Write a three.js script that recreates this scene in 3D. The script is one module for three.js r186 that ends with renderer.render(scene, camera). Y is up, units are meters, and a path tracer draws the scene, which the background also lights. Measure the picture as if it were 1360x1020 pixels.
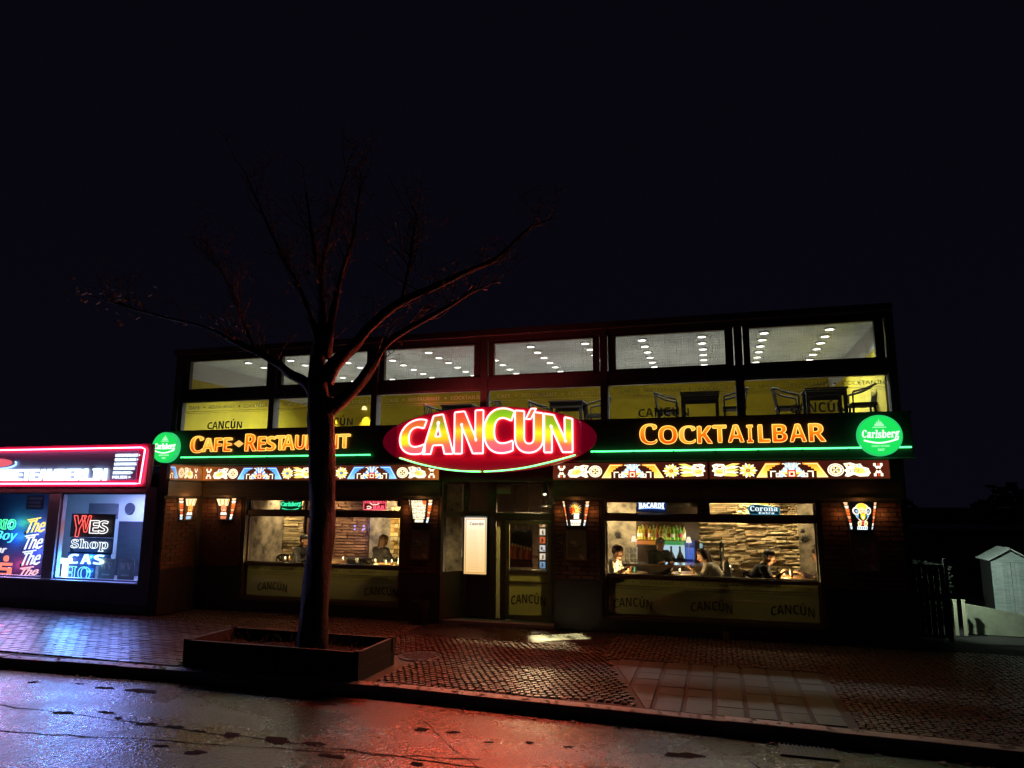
import * as THREE from 'three';
import { mergeGeometries, mergeVertices } from 'three/addons/utils/BufferGeometryUtils.js';
import { FontLoader } from 'three/addons/loaders/FontLoader.js';
import { MarchingCubes } from 'three/addons/objects/MarchingCubes.js';
import { RectAreaLightUniformsLib } from 'three/addons/lights/RectAreaLightUniformsLib.js';

// ---------------------------------------------------------------- camera, sky, exposure
const scene = new THREE.Scene();
const camera = new THREE.PerspectiveCamera(58.04, 4 / 3, 0.1, 400);
camera.position.set(0, 2.3, 0);
camera.rotation.set(0.164017, 0.283955, 0.004753, 'YXZ');      // tilted up at the facade, turned to the left of its normal
const renderer = new THREE.WebGLRenderer();
renderer.toneMapping = THREE.LinearToneMapping;
renderer.toneMappingExposure = 2.2;                             // exposed for the night street
renderer.shadowMap.enabled = true;
RectAreaLightUniformsLib.init();
{ // overcast night sky with the faint glow of the town towards the horizon
  const W = 64, H = 32, d = new Float32Array(W * H * 4);
  for (let j = 0; j < H; j++) for (let i = 0; i < W; i++) {
    const up = Math.max(0, Math.sin(((j + 0.5) / H - 0.5) * Math.PI)), g = Math.pow(1 - up, 3), o = (j * W + i) * 4;
    d[o] = 0.00098 + 0.0002 * g; d[o + 1] = 0.00082 + 0.00018 * g; d[o + 2] = 0.0019 + 0.0003 * g; d[o + 3] = 1;
  }
  const sky = new THREE.DataTexture(d, W, H, THREE.RGBAFormat, THREE.FloatType);
  sky.mapping = THREE.EquirectangularReflectionMapping; sky.magFilter = THREE.LinearFilter; sky.needsUpdate = true;
  scene.background = sky; scene.environment = sky;
}
const bold = await new FontLoader().loadAsync('fonts/droid/droid_sans_bold.typeface.json');
const regular = await new FontLoader().loadAsync('fonts/droid/droid_sans_regular.typeface.json');
const serif = await new FontLoader().loadAsync('fonts/droid/droid_serif_bold.typeface.json');

// ---------------------------------------------------------------- helpers
const PI = Math.PI, V = (x, y, z) => new THREE.Vector3(x, y, z);
let seed = 20240117;
const rnd = () => { seed = (seed + 0x6d2b79f5) | 0; let t = Math.imul(seed ^ (seed >>> 15), 1 | seed); t = (t + Math.imul(t ^ (t >>> 7), 61 | t)) ^ t; return ((t ^ (t >>> 14)) >>> 0) / 4294967296; };
const rr = (a, b) => a + (b - a) * rnd();
const lerp = (a, b, t) => a + (b - a) * t;
const names = new Map();
function numbered(n) { const k = names.get(n) ?? 0; names.set(n, k + 1); return k ? n + '_' + String(k).padStart(3, '0') : n; }
const origin = new WeakMap();
function tag(o, label, category, group, kind) {
  if (label) o.userData.label = label;
  if (category) o.userData.category = category;
  if (group) o.userData.group = group;
  if (kind) o.userData.kind = kind;
  return o;
}
function thing(name, label, category, pos = [0, 0, 0], group, turn = 0) {
  const o = new THREE.Group(); o.name = numbered(name); o.position.set(...pos); o.rotation.y = turn; scene.add(o);
  origin.set(o, V(...pos));
  return tag(o, label, category, group);
}
function structure(name, pos = [0, 0, 0]) {
  const o = new THREE.Group(); o.name = name; o.position.set(...pos); o.userData.kind = 'structure'; scene.add(o);
  origin.set(o, V(...pos)); return o;
}
function clean(g) {
  if (g.index) g = g.toNonIndexed();
  for (const k of Object.keys(g.attributes)) if (!['position', 'normal', 'uv'].includes(k)) g.deleteAttribute(k);
  if (!g.attributes.uv) g.setAttribute('uv', new THREE.Float32BufferAttribute(new Float32Array(g.attributes.position.count * 2), 2));
  g.groups = []; g.clearGroups();
  return g;
}
const merge = (gs) => { gs = [].concat(gs).map(clean); return gs.length === 1 ? gs[0] : mergeGeometries(gs); };
function local(name, gs, m, parent) {                            // geometry in the parent's own axes
  const o = new THREE.Mesh(merge(gs), m); o.name = name; o.castShadow = o.receiveShadow = true; parent.add(o);
  return o;
}
function part(name, gs, m, parent) {                             // geometry in world axes, under an unturned thing
  const at = origin.get(parent) ?? V(0, 0, 0), g = merge(gs); g.translate(-at.x, -at.y, -at.z);
  const o = new THREE.Mesh(g, m); o.name = name; o.castShadow = o.receiveShadow = true; parent.add(o);
  origin.set(o, at); return o;
}
function single(name, gs, m, label, category, group, pos) {
  const g = merge(gs); g.computeBoundingBox();
  const b = g.boundingBox, c = pos ? V(...pos) : V((b.min.x + b.max.x) / 2, b.min.y, (b.min.z + b.max.z) / 2); g.translate(-c.x, -c.y, -c.z);
  const o = new THREE.Mesh(g, m); o.name = numbered(name); o.position.copy(c); o.castShadow = o.receiveShadow = true; scene.add(o); origin.set(o, c);
  return tag(o, label, category, group);
}
function metres(g) {                                             // uv in metres from the faces' directions
  g = clean(g); const p = g.attributes.position, n = g.attributes.normal, uv = g.attributes.uv;
  for (let i = 0; i < p.count; i++) {
    const ax = Math.abs(n.getX(i)), ay = Math.abs(n.getY(i)), az = Math.abs(n.getZ(i));
    if (ay >= ax && ay >= az) uv.setXY(i, p.getX(i), p.getZ(i)); else if (ax >= az) uv.setXY(i, p.getZ(i), p.getY(i)); else uv.setXY(i, p.getX(i), p.getY(i));
  }
  return g;
}
const bx = (x0, x1, y0, y1, z0, z1) => metres(new THREE.BoxGeometry(x1 - x0, y1 - y0, z1 - z0).translate((x0 + x1) / 2, (y0 + y1) / 2, (z0 + z1) / 2));
const cyl = (r0, r1, h, x, y, z, n = 16) => new THREE.CylinderGeometry(r1, r0, h, n).translate(x, y + h / 2, z);
const lathe = (pts, x = 0, y = 0, z = 0, n = 20) => new THREE.LatheGeometry(pts.map((p) => new THREE.Vector2(p[0], p[1])), n).translate(x, y, z);
function pane(x0, x1, y0, y1, z) { return new THREE.PlaneGeometry(x1 - x0, y1 - y0).translate((x0 + x1) / 2, (y0 + y1) / 2, z); }
function frameGeo(x0, x1, y0, y1, z0, z1, t, tb = t) { return [bx(x0, x0 + t, y0, y1, z0, z1), bx(x1 - t, x1, y0, y1, z0, z1), bx(x0 + t, x1 - t, y1 - t, y1, z0, z1), bx(x0 + t, x1 - t, y0, y0 + tb, z0, z1)]; }
const rod = (a, b, r, r1 = r, n = 8) => { const d = b.clone().sub(a), l = d.length(); return new THREE.CylinderGeometry(r1, r, l, n).translate(0, l / 2, 0).applyQuaternion(new THREE.Quaternion().setFromUnitVectors(V(0, 1, 0), d.normalize())).translate(a.x, a.y, a.z); };
const tube = (pts, r, closed = false, sides = 6, per = 1) => new THREE.TubeGeometry(new THREE.CatmullRomCurve3(pts, closed, 'catmullrom', 0.3), Math.max(6, Math.round(pts.length * per)), r, sides, closed);
// a tapering limb along points with radii
function limb(pts, radii, sides = 9, rough = 0.06) {
  const curve = new THREE.CatmullRomCurve3(pts), n = Math.max(4, Math.round(curve.getLength() / 0.12)), pos = [], uv = [], idx = [], fr = curve.computeFrenetFrames(n), ph = rr(0, 6);
  let len = 0, last = null;
  for (let i = 0; i <= n; i++) {
    const t = i / n, c = curve.getPoint(t), k = t * (radii.length - 1), r = lerp(radii[Math.floor(k)], radii[Math.min(radii.length - 1, Math.floor(k) + 1)], k % 1);
    if (last) len += c.distanceTo(last); last = c;
    for (let s = 0; s <= sides; s++) {
      const a = (s % sides) / sides * 2 * PI, w = r * (1 + rough * (Math.sin(a * 3 + ph + i * 0.35) + 0.6 * Math.sin(a * 5 - i * 0.8 + ph)));
      const v = c.clone().addScaledVector(fr.normals[i], Math.cos(a) * w).addScaledVector(fr.binormals[i], Math.sin(a) * w);
      pos.push(v.x, v.y, v.z); uv.push((s / sides) * 2 * PI * radii[0], len);
    }
  }
  for (let i = 0; i < n; i++) for (let s = 0; s < sides; s++) { const a = i * (sides + 1) + s, b = a + sides + 1; idx.push(a, b, a + 1, b, b + 1, a + 1); }
  const g = new THREE.BufferGeometry(); g.setAttribute('position', new THREE.Float32BufferAttribute(pos, 3)); g.setAttribute('uv', new THREE.Float32BufferAttribute(uv, 2)); g.setIndex(idx); g.computeVertexNormals();
  return clean(g);
}
// lettering: glyphs fitted to boxes
function grow(c, by) {                                            // an outline moved outwards, corners kept
  c = c.filter((p, i) => p.distanceTo(c[(i + 1) % c.length]) > 1e-4); if (!by) return c;
  const s = THREE.ShapeUtils.area(c) > 0 ? 1 : -1, n = c.length, e = c.map((p, i) => { const d = c[(i + 1) % n].clone().sub(p).normalize(); return new THREE.Vector2(d.y * s, -d.x * s); });
  return c.map((p, i) => { const a = e[(i + n - 1) % n], b = e[i], m = a.clone().add(b), k = Math.max(0.35, 1 + a.dot(b)); return p.clone().addScaledVector(m, by / k); });
}
function glyph(font, ch, x0, x1, y0, y1, z0, z1, warp, skew = 0, fat = 0) {
  const shapes = font.generateShapes(ch, 1);
  const g = clean(new THREE.ExtrudeGeometry(shapes, fat ? { depth: 1, bevelEnabled: true, bevelSize: fat, bevelThickness: 0.01, bevelSegments: 1, curveSegments: 5 } : { depth: 1, bevelEnabled: false, curveSegments: 5 }));
  g.computeBoundingBox(); const b = g.boundingBox, p = g.attributes.position, uv = g.attributes.uv;
  const put = (x, y) => { const u = (x - b.min.x) / (b.max.x - b.min.x), v = (y - b.min.y) / (b.max.y - b.min.y); let X = lerp(x0, x1, u) + skew * v, Y = lerp(y0, y1, v); if (warp) [X, Y] = warp(X, Y, u, v); return [X, Y, u, v]; };
  for (let i = 0; i < p.count; i++) { const [X, Y, u, v] = put(p.getX(i), p.getY(i)); uv.setXY(i, u, v); p.setXYZ(i, X, Y, lerp(z0, z1, p.getZ(i))); }
  g.computeVertexNormals();
  const outlines = [];
  for (const s of shapes) { const e = s.extractPoints(5); for (const [k, c] of [e.shape, ...e.holes].entries()) outlines.push(grow(c, k ? -fat : fat).map((q) => put(q.x, q.y).slice(0, 2))); }
  return { g, outlines };
}
function words(font, str, x0, x1, y0, y1, z0, z1, skew = 0, warp) {  // one geometry fitted to a box
  return glyph(font, str, x0, x1, y0, y1, z0, z1, warp, skew).g;
}
function ring(pts2, z, r, step = 0.02) {                          // a glass tube bent along a closed outline
  const out = []; const n = pts2.length;
  for (let i = 0; i < n; i++) { const a = pts2[i], b = pts2[(i + 1) % n], d = Math.hypot(b[0] - a[0], b[1] - a[1]); if (d < 1e-4) continue; const k = Math.max(1, Math.round(d / step)); for (let j = 0; j < k; j++) out.push(V(lerp(a[0], b[0], j / k), lerp(a[1], b[1], j / k), z)); }
  return new THREE.TubeGeometry(new THREE.CatmullRomCurve3(out, true, 'catmullrom', 0), out.length, r, 5, true);
}
function areaLight(color, power, w, h, at, towards) {
  const l = new THREE.RectAreaLight(color, power, w, h); l.position.set(...at); l.lookAt(...towards); l.name = 'glow'; scene.add(l); return l;
}
function pointLight(color, power, at, soft = 1) { const l = new THREE.PointLight(color, power); l.position.set(...at); l.shadow.radius = soft; l.castShadow = true; l.name = 'lamp'; scene.add(l); return l; }
function spotLight(color, power, at, to, angle, penumbra = 0.5, soft = 1.5) {
  const l = new THREE.SpotLight(color, power, 0, angle, penumbra, 2); l.position.set(...at); l.target.position.set(...to); l.shadow.radius = soft; l.castShadow = true; l.name = 'lamp'; scene.add(l, l.target); return l;
}

// ---------------------------------------------------------------- textures and materials
function wrapNoise(n, s) {                                        // tileable value noise, n cells
  let k = s | 0; const r = () => { k = (Math.imul(k, 1664525) + 1013904223) | 0; return (k >>> 8) / 16777216; };
  const t = Float32Array.from({ length: n * n }, r), sm = (x) => x * x * (3 - 2 * x);
  return (u, v) => { const x = (u - Math.floor(u)) * n, y = (v - Math.floor(v)) * n, i = Math.floor(x) % n, j = Math.floor(y) % n, a = sm(x % 1), b = sm(y % 1), I = (i + 1) % n, J = (j + 1) % n; return lerp(lerp(t[j * n + i], t[j * n + I], a), lerp(t[J * n + i], t[J * n + I], a), b); };
}
function texture(size, f, repeat = 1, srgb = false) {
  const d = new Uint8Array(size * size * 4);
  for (let y = 0; y < size; y++) for (let x = 0; x < size; x++) { const c = f((x + 0.5) / size, (y + 0.5) / size), o = (y * size + x) * 4, a = Array.isArray(c) ? c : [c, c, c]; for (let k = 0; k < 3; k++) d[o + k] = Math.max(0, Math.min(255, a[k] * 255)); d[o + 3] = 255; }
  const t = new THREE.DataTexture(d, size, size); t.wrapS = t.wrapT = THREE.RepeatWrapping; t.magFilter = THREE.LinearFilter; t.repeat.set(repeat, repeat); t.needsUpdate = true; if (srgb) t.colorSpace = THREE.SRGBColorSpace;
  return t;
}
function canvasTexture(w, h, draw) {
  const c = document.createElement('canvas'); c.width = w; c.height = h; const x = c.getContext('2d'); draw(x, w, h);
  const t = new THREE.CanvasTexture(c); t.colorSpace = THREE.SRGBColorSpace; t.magFilter = THREE.LinearFilter; return t;
}
const rgb = (r, g, b) => new THREE.Color().setRGB(r, g, b);
const std = (c, roughness = 0.8, more = {}) => new THREE.MeshStandardMaterial({ color: rgb(...c), roughness, ...more });
const glowing = (c, k = 1, more = {}) => new THREE.MeshStandardMaterial({ color: rgb(0.05, 0.05, 0.05), roughness: 0.4, emissive: rgb(...c), emissiveIntensity: k / 2.2, ...more });
const nA = wrapNoise(8, 11), nB = wrapNoise(32, 12), nC = wrapNoise(128, 13), nD = wrapNoise(256, 14), nE = wrapNoise(64, 15), nF = wrapNoise(16, 16);
const T = {
  fine: texture(512, (u, v) => 0.25 * nC(u, v) + 0.5 * nD(u, v) + 0.25 * nE(u, v)),
  blotch: texture(256, (u, v) => 0.5 * nA(u, v) + 0.3 * nF(u, v) + 0.2 * nB(u, v)),
  wet: texture(512, (u, v) => { const k = 0.45 * nA(u, v) + 0.3 * nF(u, v) + 0.25 * nC(u, v); const d = Math.max(0, Math.min(1, (nA(u + 0.37, v * 2) * 0.6 + nF(u, v + 0.2) * 0.4 - 0.3) * 2.2)); return 0.09 + 0.12 * k + 0.17 * d + 0.14 * nD(u, v); }),
  bark: texture(256, (u, v) => 0.6 * nB(u * 1, v * 0.25) + 0.4 * nC(u, v * 0.25)),
  grime: texture(256, (u, v) => { const k = 0.55 + 0.45 * (0.5 * nA(u, v) + 0.3 * nB(u, v) + 0.2 * nC(u, v)); return [k, k, k]; }),
  grit: texture(512, (u, v) => { const k = 0.35 + 0.45 * nD(u, v) * nC(u, v) * 1.6 + 0.3 * nA(u, v); return [k, k, k]; }),
  plank: texture(256, (u, v) => { const k = 0.6 + 0.4 * (0.6 * nB(u * 0.25, v) + 0.4 * nC(u * 0.125, v)); return [k, k, k]; }),
};
const rep = (t, k, l = k) => { const c = t.clone(); c.repeat.set(k, l); c.needsUpdate = true; return c; };
const M = {
  asphalt: std([0.034, 0.032, 0.033], 1, { roughnessMap: rep(T.wet, 0.17), bumpMap: rep(T.fine, 0.4), bumpScale: 0.008, map: rep(T.grit, 0.33) }),
  puddle: new THREE.MeshPhysicalMaterial({ color: rgb(0.012, 0.012, 0.013), roughness: 0.04, ior: 1.33 }),
  tar: new THREE.MeshPhysicalMaterial({ color: rgb(0.008, 0.007, 0.007), roughness: 0.9, specularIntensity: 0.15 }),
  paleWall: std([0.4, 0.41, 0.41], 0.9),
  joint: std([0.03, 0.028, 0.026], 0.75, { bumpMap: rep(T.fine, 2), bumpScale: 0.004 }),
  cobble: std([0.075, 0.066, 0.06], 0.37, { bumpMap: rep(T.fine, 3), bumpScale: 0.003 }),
  slab: [0.036, 0.042, 0.032, 0.045].map((k) => std([k, k * 0.78, k * 0.66], 0.5, { bumpMap: rep(T.fine, 1.5), bumpScale: 0.003, map: rep(T.grime, 0.8) })),
  kerb: [0.24, 0.28, 0.21].map((k) => std([k, k * 0.97, k * 0.93], 0.5, { bumpMap: rep(T.fine, 1.2), bumpScale: 0.004 })),
  brick: [[0.11, 0.045, 0.03], [0.085, 0.037, 0.026], [0.125, 0.052, 0.032], [0.095, 0.048, 0.036]].map((c) => std(c, 0.75, { bumpMap: rep(T.fine, 3), bumpScale: 0.004 })),
  mortar: std([0.07, 0.06, 0.052], 0.95),
  plinth: std([0.035, 0.034, 0.038], 0.55, { map: rep(T.grime, 0.6), bumpMap: rep(T.fine, 0.8), bumpScale: 0.003 }),
  fascia: std([0.045, 0.034, 0.038], 0.45, { map: rep(T.grime, 0.3) }),
  frame: std([0.07, 0.055, 0.055], 0.5, { map: rep(T.grime, 0.5) }),
  frameWarm: std([0.13, 0.09, 0.06], 0.55, { map: rep(T.plank, 0.7) }),
  rim: std([0.5, 0.48, 0.46], 0.3, { metalness: 0.6 }),
  glass: new THREE.MeshPhysicalMaterial({ color: rgb(0.93, 0.95, 0.94), roughness: 0.015, transmission: 1, thickness: 0, ior: 1.5 }),
  foil: new THREE.MeshPhysicalMaterial({ color: rgb(0.15, 0.145, 0.06), roughness: 0.95, transmission: 0.3, thickness: 0 }),
  doorFoil: new THREE.MeshPhysicalMaterial({ color: rgb(0.34, 0.33, 0.15), roughness: 0.95, transmission: 0.5, thickness: 0 }),
  foilText: new THREE.MeshPhysicalMaterial({ color: rgb(0.05, 0.045, 0.025), roughness: 0.95, transmission: 0.4, thickness: 0 }),
  paleText: std([0.55, 0.52, 0.3], 0.7),
  ceiling: std([0.64, 0.74, 0.82], 0.9, { map: rep(T.grime, 0.25) }),
  yellow: std([0.44, 0.34, 0.003], 0.85, { map: rep(T.grime, 0.22) }),
  floorWood: std([0.1, 0.07, 0.05], 0.5, { map: rep(T.plank, 0.8) }),
  darkWood: std([0.045, 0.026, 0.016], 0.45, { map: rep(T.plank, 1.2) }),
  plaster: std([0.42, 0.36, 0.26], 0.9, { map: rep(T.blotch, 0.7) }),
  stone: [[0.4, 0.31, 0.17], [0.34, 0.27, 0.15], [0.46, 0.38, 0.22], [0.27, 0.21, 0.12], [0.38, 0.27, 0.14]].map((c) => std(c, 0.85, { bumpMap: rep(T.fine, 2.5), bumpScale: 0.01 })),
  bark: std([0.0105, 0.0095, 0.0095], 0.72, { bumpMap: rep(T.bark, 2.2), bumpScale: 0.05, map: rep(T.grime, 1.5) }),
  soil: std([0.01, 0.008, 0.006], 1, { bumpMap: rep(T.fine, 1.5), bumpScale: 0.02 }),
  planter: std([0.009, 0.008, 0.0075], 0.75, { map: rep(T.plank, 0.8), bumpMap: rep(T.plank, 0.8), bumpScale: 0.004 }),
  iron: std([0.03, 0.03, 0.032], 0.5, { metalness: 0.5 }),
  steel: std([0.3, 0.3, 0.3], 0.35, { metalness: 0.8 }),
  white: std([0.75, 0.75, 0.72], 0.6),
  black: std([0.012, 0.012, 0.013], 0.5),
  matt: new THREE.MeshPhysicalMaterial({ color: rgb(0.012, 0.009, 0.007), roughness: 0.9, specularIntensity: 0.2 }),
  redPanel: glowing([0.11, 0.0, 0.007], 0.9, { color: rgb(0.4, 0.004, 0.03) }),
  darkRed: std([0.3, 0.01, 0.04], 0.4),
  redBack: glowing([0.09, 0.0, 0.007], 0.9, { color: rgb(0.4, 0.006, 0.03) }),
};

// ---------------------------------------------------------------- ground, road, kerb, pavement
const F = -12.6;                                                  // the facade's plane
const kerbLine = [[-24, -7.9], [-10, -8.02], [-7.2, -8.14], [-4.4, -8.26], [-0.85, -8.1], [2, -7.98], [6, -7.72], [24, -6.5]];
const kerbZ = (x) => { for (let i = 1; i < kerbLine.length; i++) if (x <= kerbLine[i][0]) { const [a, b] = [kerbLine[i - 1], kerbLine[i]]; return lerp(a[1], b[1], (x - a[0]) / (b[0] - a[0])); } return -6.5; };
{
  const ground = new THREE.Mesh(metres(new THREE.PlaneGeometry(600, 600).rotateX(-PI / 2).translate(0, -0.3, 0)), M.joint); ground.name = 'ground'; ground.receiveShadow = true; tag(ground, null, null, null, 'structure'); scene.add(ground);
  const road = structure('road');
  part('asphalt', metres(new THREE.PlaneGeometry(120, 40, 4, 4).rotateX(-PI / 2).translate(0, -0.12, 11.7)), M.asphalt, road);
  // shallow puddles in the wheel tracks
  const spots = [[-8.75, -7.5, 0.14], [-9.7, -7.63, 0.12], [-8.1, -7.62, 0.1], [-7.62, -7.56, 0.2], [-7.06, -7.58, 0.34], [-6.75, -6.75, 0.16], [-7.2, -6.6, 0.2], [-6.45, -6.62, 0.12], [-6.0, -6.55, 0.19], [-5.65, -6.56, 0.18], [-5.3, -6.52, 0.13], [-4.9, -6.52, 0.22], [-4.35, -6.52, 0.3], [-3.95, -6.55, 0.18], [-5.35, -6.05, 0.13], [-4.9, -6.0, 0.2], [-3.6, -6.3, 0.2], [-3.1, -7.25, 0.17], [-2.75, -7.27, 0.13], [-2.3, -7.1, 0.08], [-1.9, -7.2, 0.1], [-1.5, -7.2, 0.1], [-2.75, -6.35, 0.14], [-3.5, -6.5, 0.09], [-2.1, -6.25, 0.09], [-1.8, -6.3, 0.08], [-1.35, -6.2, 0.12], [0.1, -6.45, 0.3], [-0.4, -7.3, 0.3], [-4.6, -7.75, 0.3], [1.4, -7.3, 0.2], [-9.0, -6.85, 0.2], [-8.0, -6.3, 0.28]];
  for (const [i, [x, z, r0]] of spots.entries()) {
    const mirror = i === spots.length - 2 || i === 1, r = mirror ? r0 : r0 * 0.56;
    const s = new THREE.Shape(), n = 18, a0 = rr(0, 6); for (let i = 0; i < n; i++) { const a = i / n * 2 * PI, k = r * (0.75 + 0.22 * Math.sin(2 * a + a0) + 0.14 * Math.sin(5 * a + a0 * 2)); const X = Math.cos(a) * k * 1.3, Y = Math.sin(a) * k * 0.6; i ? s.lineTo(X, Y) : s.moveTo(X, Y); }
    part(mirror ? 'puddle' : 'tar_patch', new THREE.ShapeGeometry(s).rotateX(-PI / 2).translate(x, -0.116, z), mirror ? M.puddle : M.tar, road);
  }
  // hairline cracks and a tar seam along the lane
  for (const [x0, z0, x1, z1, n] of [[-12, -6.72, 2.5, -6.3, 60], [-7.5, -5.9, -2.2, -6.6, 26], [-3.2, -7.5, -1.4, -5.6, 14], [0.2, -7.4, 1.1, -5.2, 12]]) {
    const L = [], R = []; for (let i = 0; i <= n; i++) { const t = i / n, x = lerp(x0, x1, t) + rr(-0.03, 0.03), z = lerp(z0, z1, t) + rr(-0.03, 0.03), w = rr(0.003, 0.012); L.push(new THREE.Vector2(x, -z + w)); R.push(new THREE.Vector2(x + 0.004, -z - w)); }
    part('crack', new THREE.ShapeGeometry(new THREE.Shape([...L, ...R.reverse()])).rotateX(-PI / 2).translate(0, -0.117, 0), M.tar, road);
  }
  const kerb = structure('kerb');
  for (let x = -17; x < 9; x += 1.0) {
    const x1 = x + 0.985, za = kerbZ(x), zb = kerbZ(x1), s = new THREE.Shape([new THREE.Vector2(x, -za), new THREE.Vector2(x1, -zb), new THREE.Vector2(x1, -zb + 0.15), new THREE.Vector2(x, -za + 0.15)]);
    const dy = rr(-0.006, 0.006);
    part('kerbstone', metres(new THREE.ExtrudeGeometry(s, { depth: 0.29, bevelEnabled: true, bevelThickness: 0.012, bevelSize: 0.01, bevelSegments: 2 }).rotateX(-PI / 2).translate(0, -0.292 + dy, 0)), M.kerb[Math.floor(rr(0, 3))], kerb);
  }
  const pave = structure('pavement');
  { // bedding sheet from the kerb back past the houses
    const s = new THREE.Shape(); kerbLine.forEach(([x, z], i) => (i ? s.lineTo(x, -z + 0.16) : s.moveTo(x, -z + 0.16))); s.lineTo(24, 20); s.lineTo(-24, 20); s.closePath();
    part('bedding', metres(new THREE.ShapeGeometry(s).rotateX(-PI / 2).translate(0, -0.016, 0)), M.joint, pave);
  }
  // big slabs in front of the right-hand window, each a piece
  const dress = (w, d, h, e) => { const g = new THREE.BufferGeometry(), a = w / 2, b = d / 2, P = [[-a, 0, -b], [a, 0, -b], [a, 0, b], [-a, 0, b], [-a + e, h, -b + e], [a - e, h, -b + e], [a - e, h, b - e], [-a + e, h, b - e]], f = [[4, 7, 6, 5], [3, 2, 6, 7], [1, 0, 4, 5], [0, 3, 7, 4], [2, 1, 5, 6]], q = []; for (const [i, j, k, l] of f) for (const v of [i, j, k, i, k, l]) q.push(...P[v]); g.setAttribute('position', new THREE.Float32BufferAttribute(q, 3)); g.setAttribute('uv', new THREE.Float32BufferAttribute(new Float32Array(q.length / 3 * 2), 2)); g.computeVertexNormals(); return g; };
  const left = (z) => lerp(-0.86, -1.81, (z + 8.17) / -3.17);    // where the mosaic ends and the slabs begin
  for (let i = 0; i < 9; i++) for (let j = 0; j < 7; j++) {       // each slab cut along that slanting edge
    const cx = -1.62 + i * 0.335, cz = -8.45 - j * 0.335, q = [[-0.14, -0.163], [0.14, -0.163], [0.14, 0.163], [-0.14, 0.163]].map(([u, v]) => [cx + u, cz + v]), out = [], side = ([u, v]) => u - left(v) - 0.05;
    q.forEach((p, k) => { const n = q[(k + 1) % 4], a = side(p), c = side(n); if (a >= 0) out.push(p); if (a * c < 0) { const t = a / (a - c); out.push([lerp(p[0], n[0], t), lerp(p[1], n[1], t)]); } });
    if (out.length < 3 || Math.max(...out.map((p) => p[0])) - Math.min(...out.map((p) => p[0])) < 0.08) continue;
    const o = part('slab', metres(new THREE.ExtrudeGeometry(new THREE.Shape(out.map(([u, v]) => new THREE.Vector2(u - cx, -(v - cz)))), { depth: 0.02, bevelEnabled: true, bevelThickness: 0.006, bevelSize: 0.004, bevelSegments: 1 }).rotateX(-PI / 2)), M.slab[Math.floor(rr(0, 4))], pave);
    o.position.set(cx, -0.028 + rr(-0.004, 0.004), cz); o.rotation.set(rr(-0.008, 0.008), rr(-0.01, 0.01), rr(-0.008, 0.008));
  }
  function field(name, g, m, list) {
    const o = new THREE.InstancedMesh(g, m, list.length), q = new THREE.Object3D();
    list.forEach(([x, y, z, ry, s], i) => { q.position.set(x, y, z); q.rotation.set(rr(-0.03, 0.03), ry, rr(-0.03, 0.03)); q.scale.set(s, 1, s); q.updateMatrix(); o.setMatrixAt(i, q.matrix); const k = rr(0.7, 1.2); o.setColorAt(i, rgb(k, k * rr(0.94, 1), k * rr(0.9, 1))); });
    o.name = name; o.userData.kind = 'stuff'; o.receiveShadow = true; pave.add(o);
  }
  // small granite setts in wavy courses before the door
  const setts = [], mosaic = [], paver = [];
  for (let j = 0; j < 36; j++) for (let i = 0; i < 52; i++) {
    const x = -5.2 + i * 0.093 + (j % 2) * 0.045, z0 = -8.46 - j * 0.092, z = z0 + 0.035 * Math.sin(x * 5.2) + rr(-0.006, 0.006);
    if (z0 < -11.35 || x > left(z) - 0.03 || (x < -4.25 && z > -9.75) || z > kerbZ(x) - 0.2 || Math.hypot((x + 4.3), (z + 9.95)) < 0.36) continue;
    setts.push([x + rr(-0.006, 0.006), -0.04 + rr(-0.004, 0.004), z, rr(-0.12, 0.12) + 0.12 * Math.cos(x * 5.2), rr(0.9, 1.04)]);
  }
  for (let x = -17; x < 9; x += 0.074) for (let z = kerbZ(x) - 0.22; z > -12.62; z -= 0.074) {
    const inSett = z > -11.42 && x > -5.25 && x < left(z) + 0.03, inSlab = x > left(z) - 0.03 && x < 1.32 && z > -10.64 && z < kerbZ(x) - 0.2, inPaver = x < -7.25 && z > -11.2, inPlanter = x > -7.3 && x < -4.2 && z > -9.7;
    if (inSett || inSlab || inPaver || inPlanter || (x < -10.5 && z < -11.6) || (x > -5.3 && x < -1.7 && z < -11.4)) continue;
    mosaic.push([x + rr(-0.01, 0.01), -0.04 + rr(-0.004, 0.003), z + rr(-0.01, 0.01), rr(-0.4, 0.4), rr(0.85, 1.05)]);
  }
  for (let j = 0; j < 27; j++) for (let x = -17 + (j % 2) * 0.105; x < -7.3; x += 0.21) { const z = -8.42 - j * 0.105; if (z < kerbZ(x) - 0.2) paver.push([x, -0.04 + rr(-0.003, 0.003), z, rr(-0.01, 0.01), 1]); }
  part('asphalt_strip', metres(new THREE.PlaneGeometry(3.5, 1.25, 1, 1).rotateX(-PI / 2).translate(-3.5, -0.004, -12.03)), M.asphalt, pave);
  field('setts', dress(0.088, 0.086, 0.045, 0.013), M.cobble, setts);
  field('mosaic_stones', dress(0.07, 0.07, 0.044, 0.009), M.cobble, mosaic);
  field('pavers', dress(0.203, 0.099, 0.044, 0.006), M.cobble, paver);
  const litter = []; for (let i = 0; i < 420; i++) { const x = rr(-12, 4), k = rnd() < 0.55, z = k ? kerbZ(x) - rr(0.02, 0.5) * rnd() : rr(-12.4, -8.4); litter.push(new THREE.CircleGeometry(rr(0.014, 0.03), 5).scale(1, 1.5, 1).rotateX(-PI / 2 + rr(-0.4, 0.4)).rotateY(rr(0, 6)).translate(x, 0.018, z)); }
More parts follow.
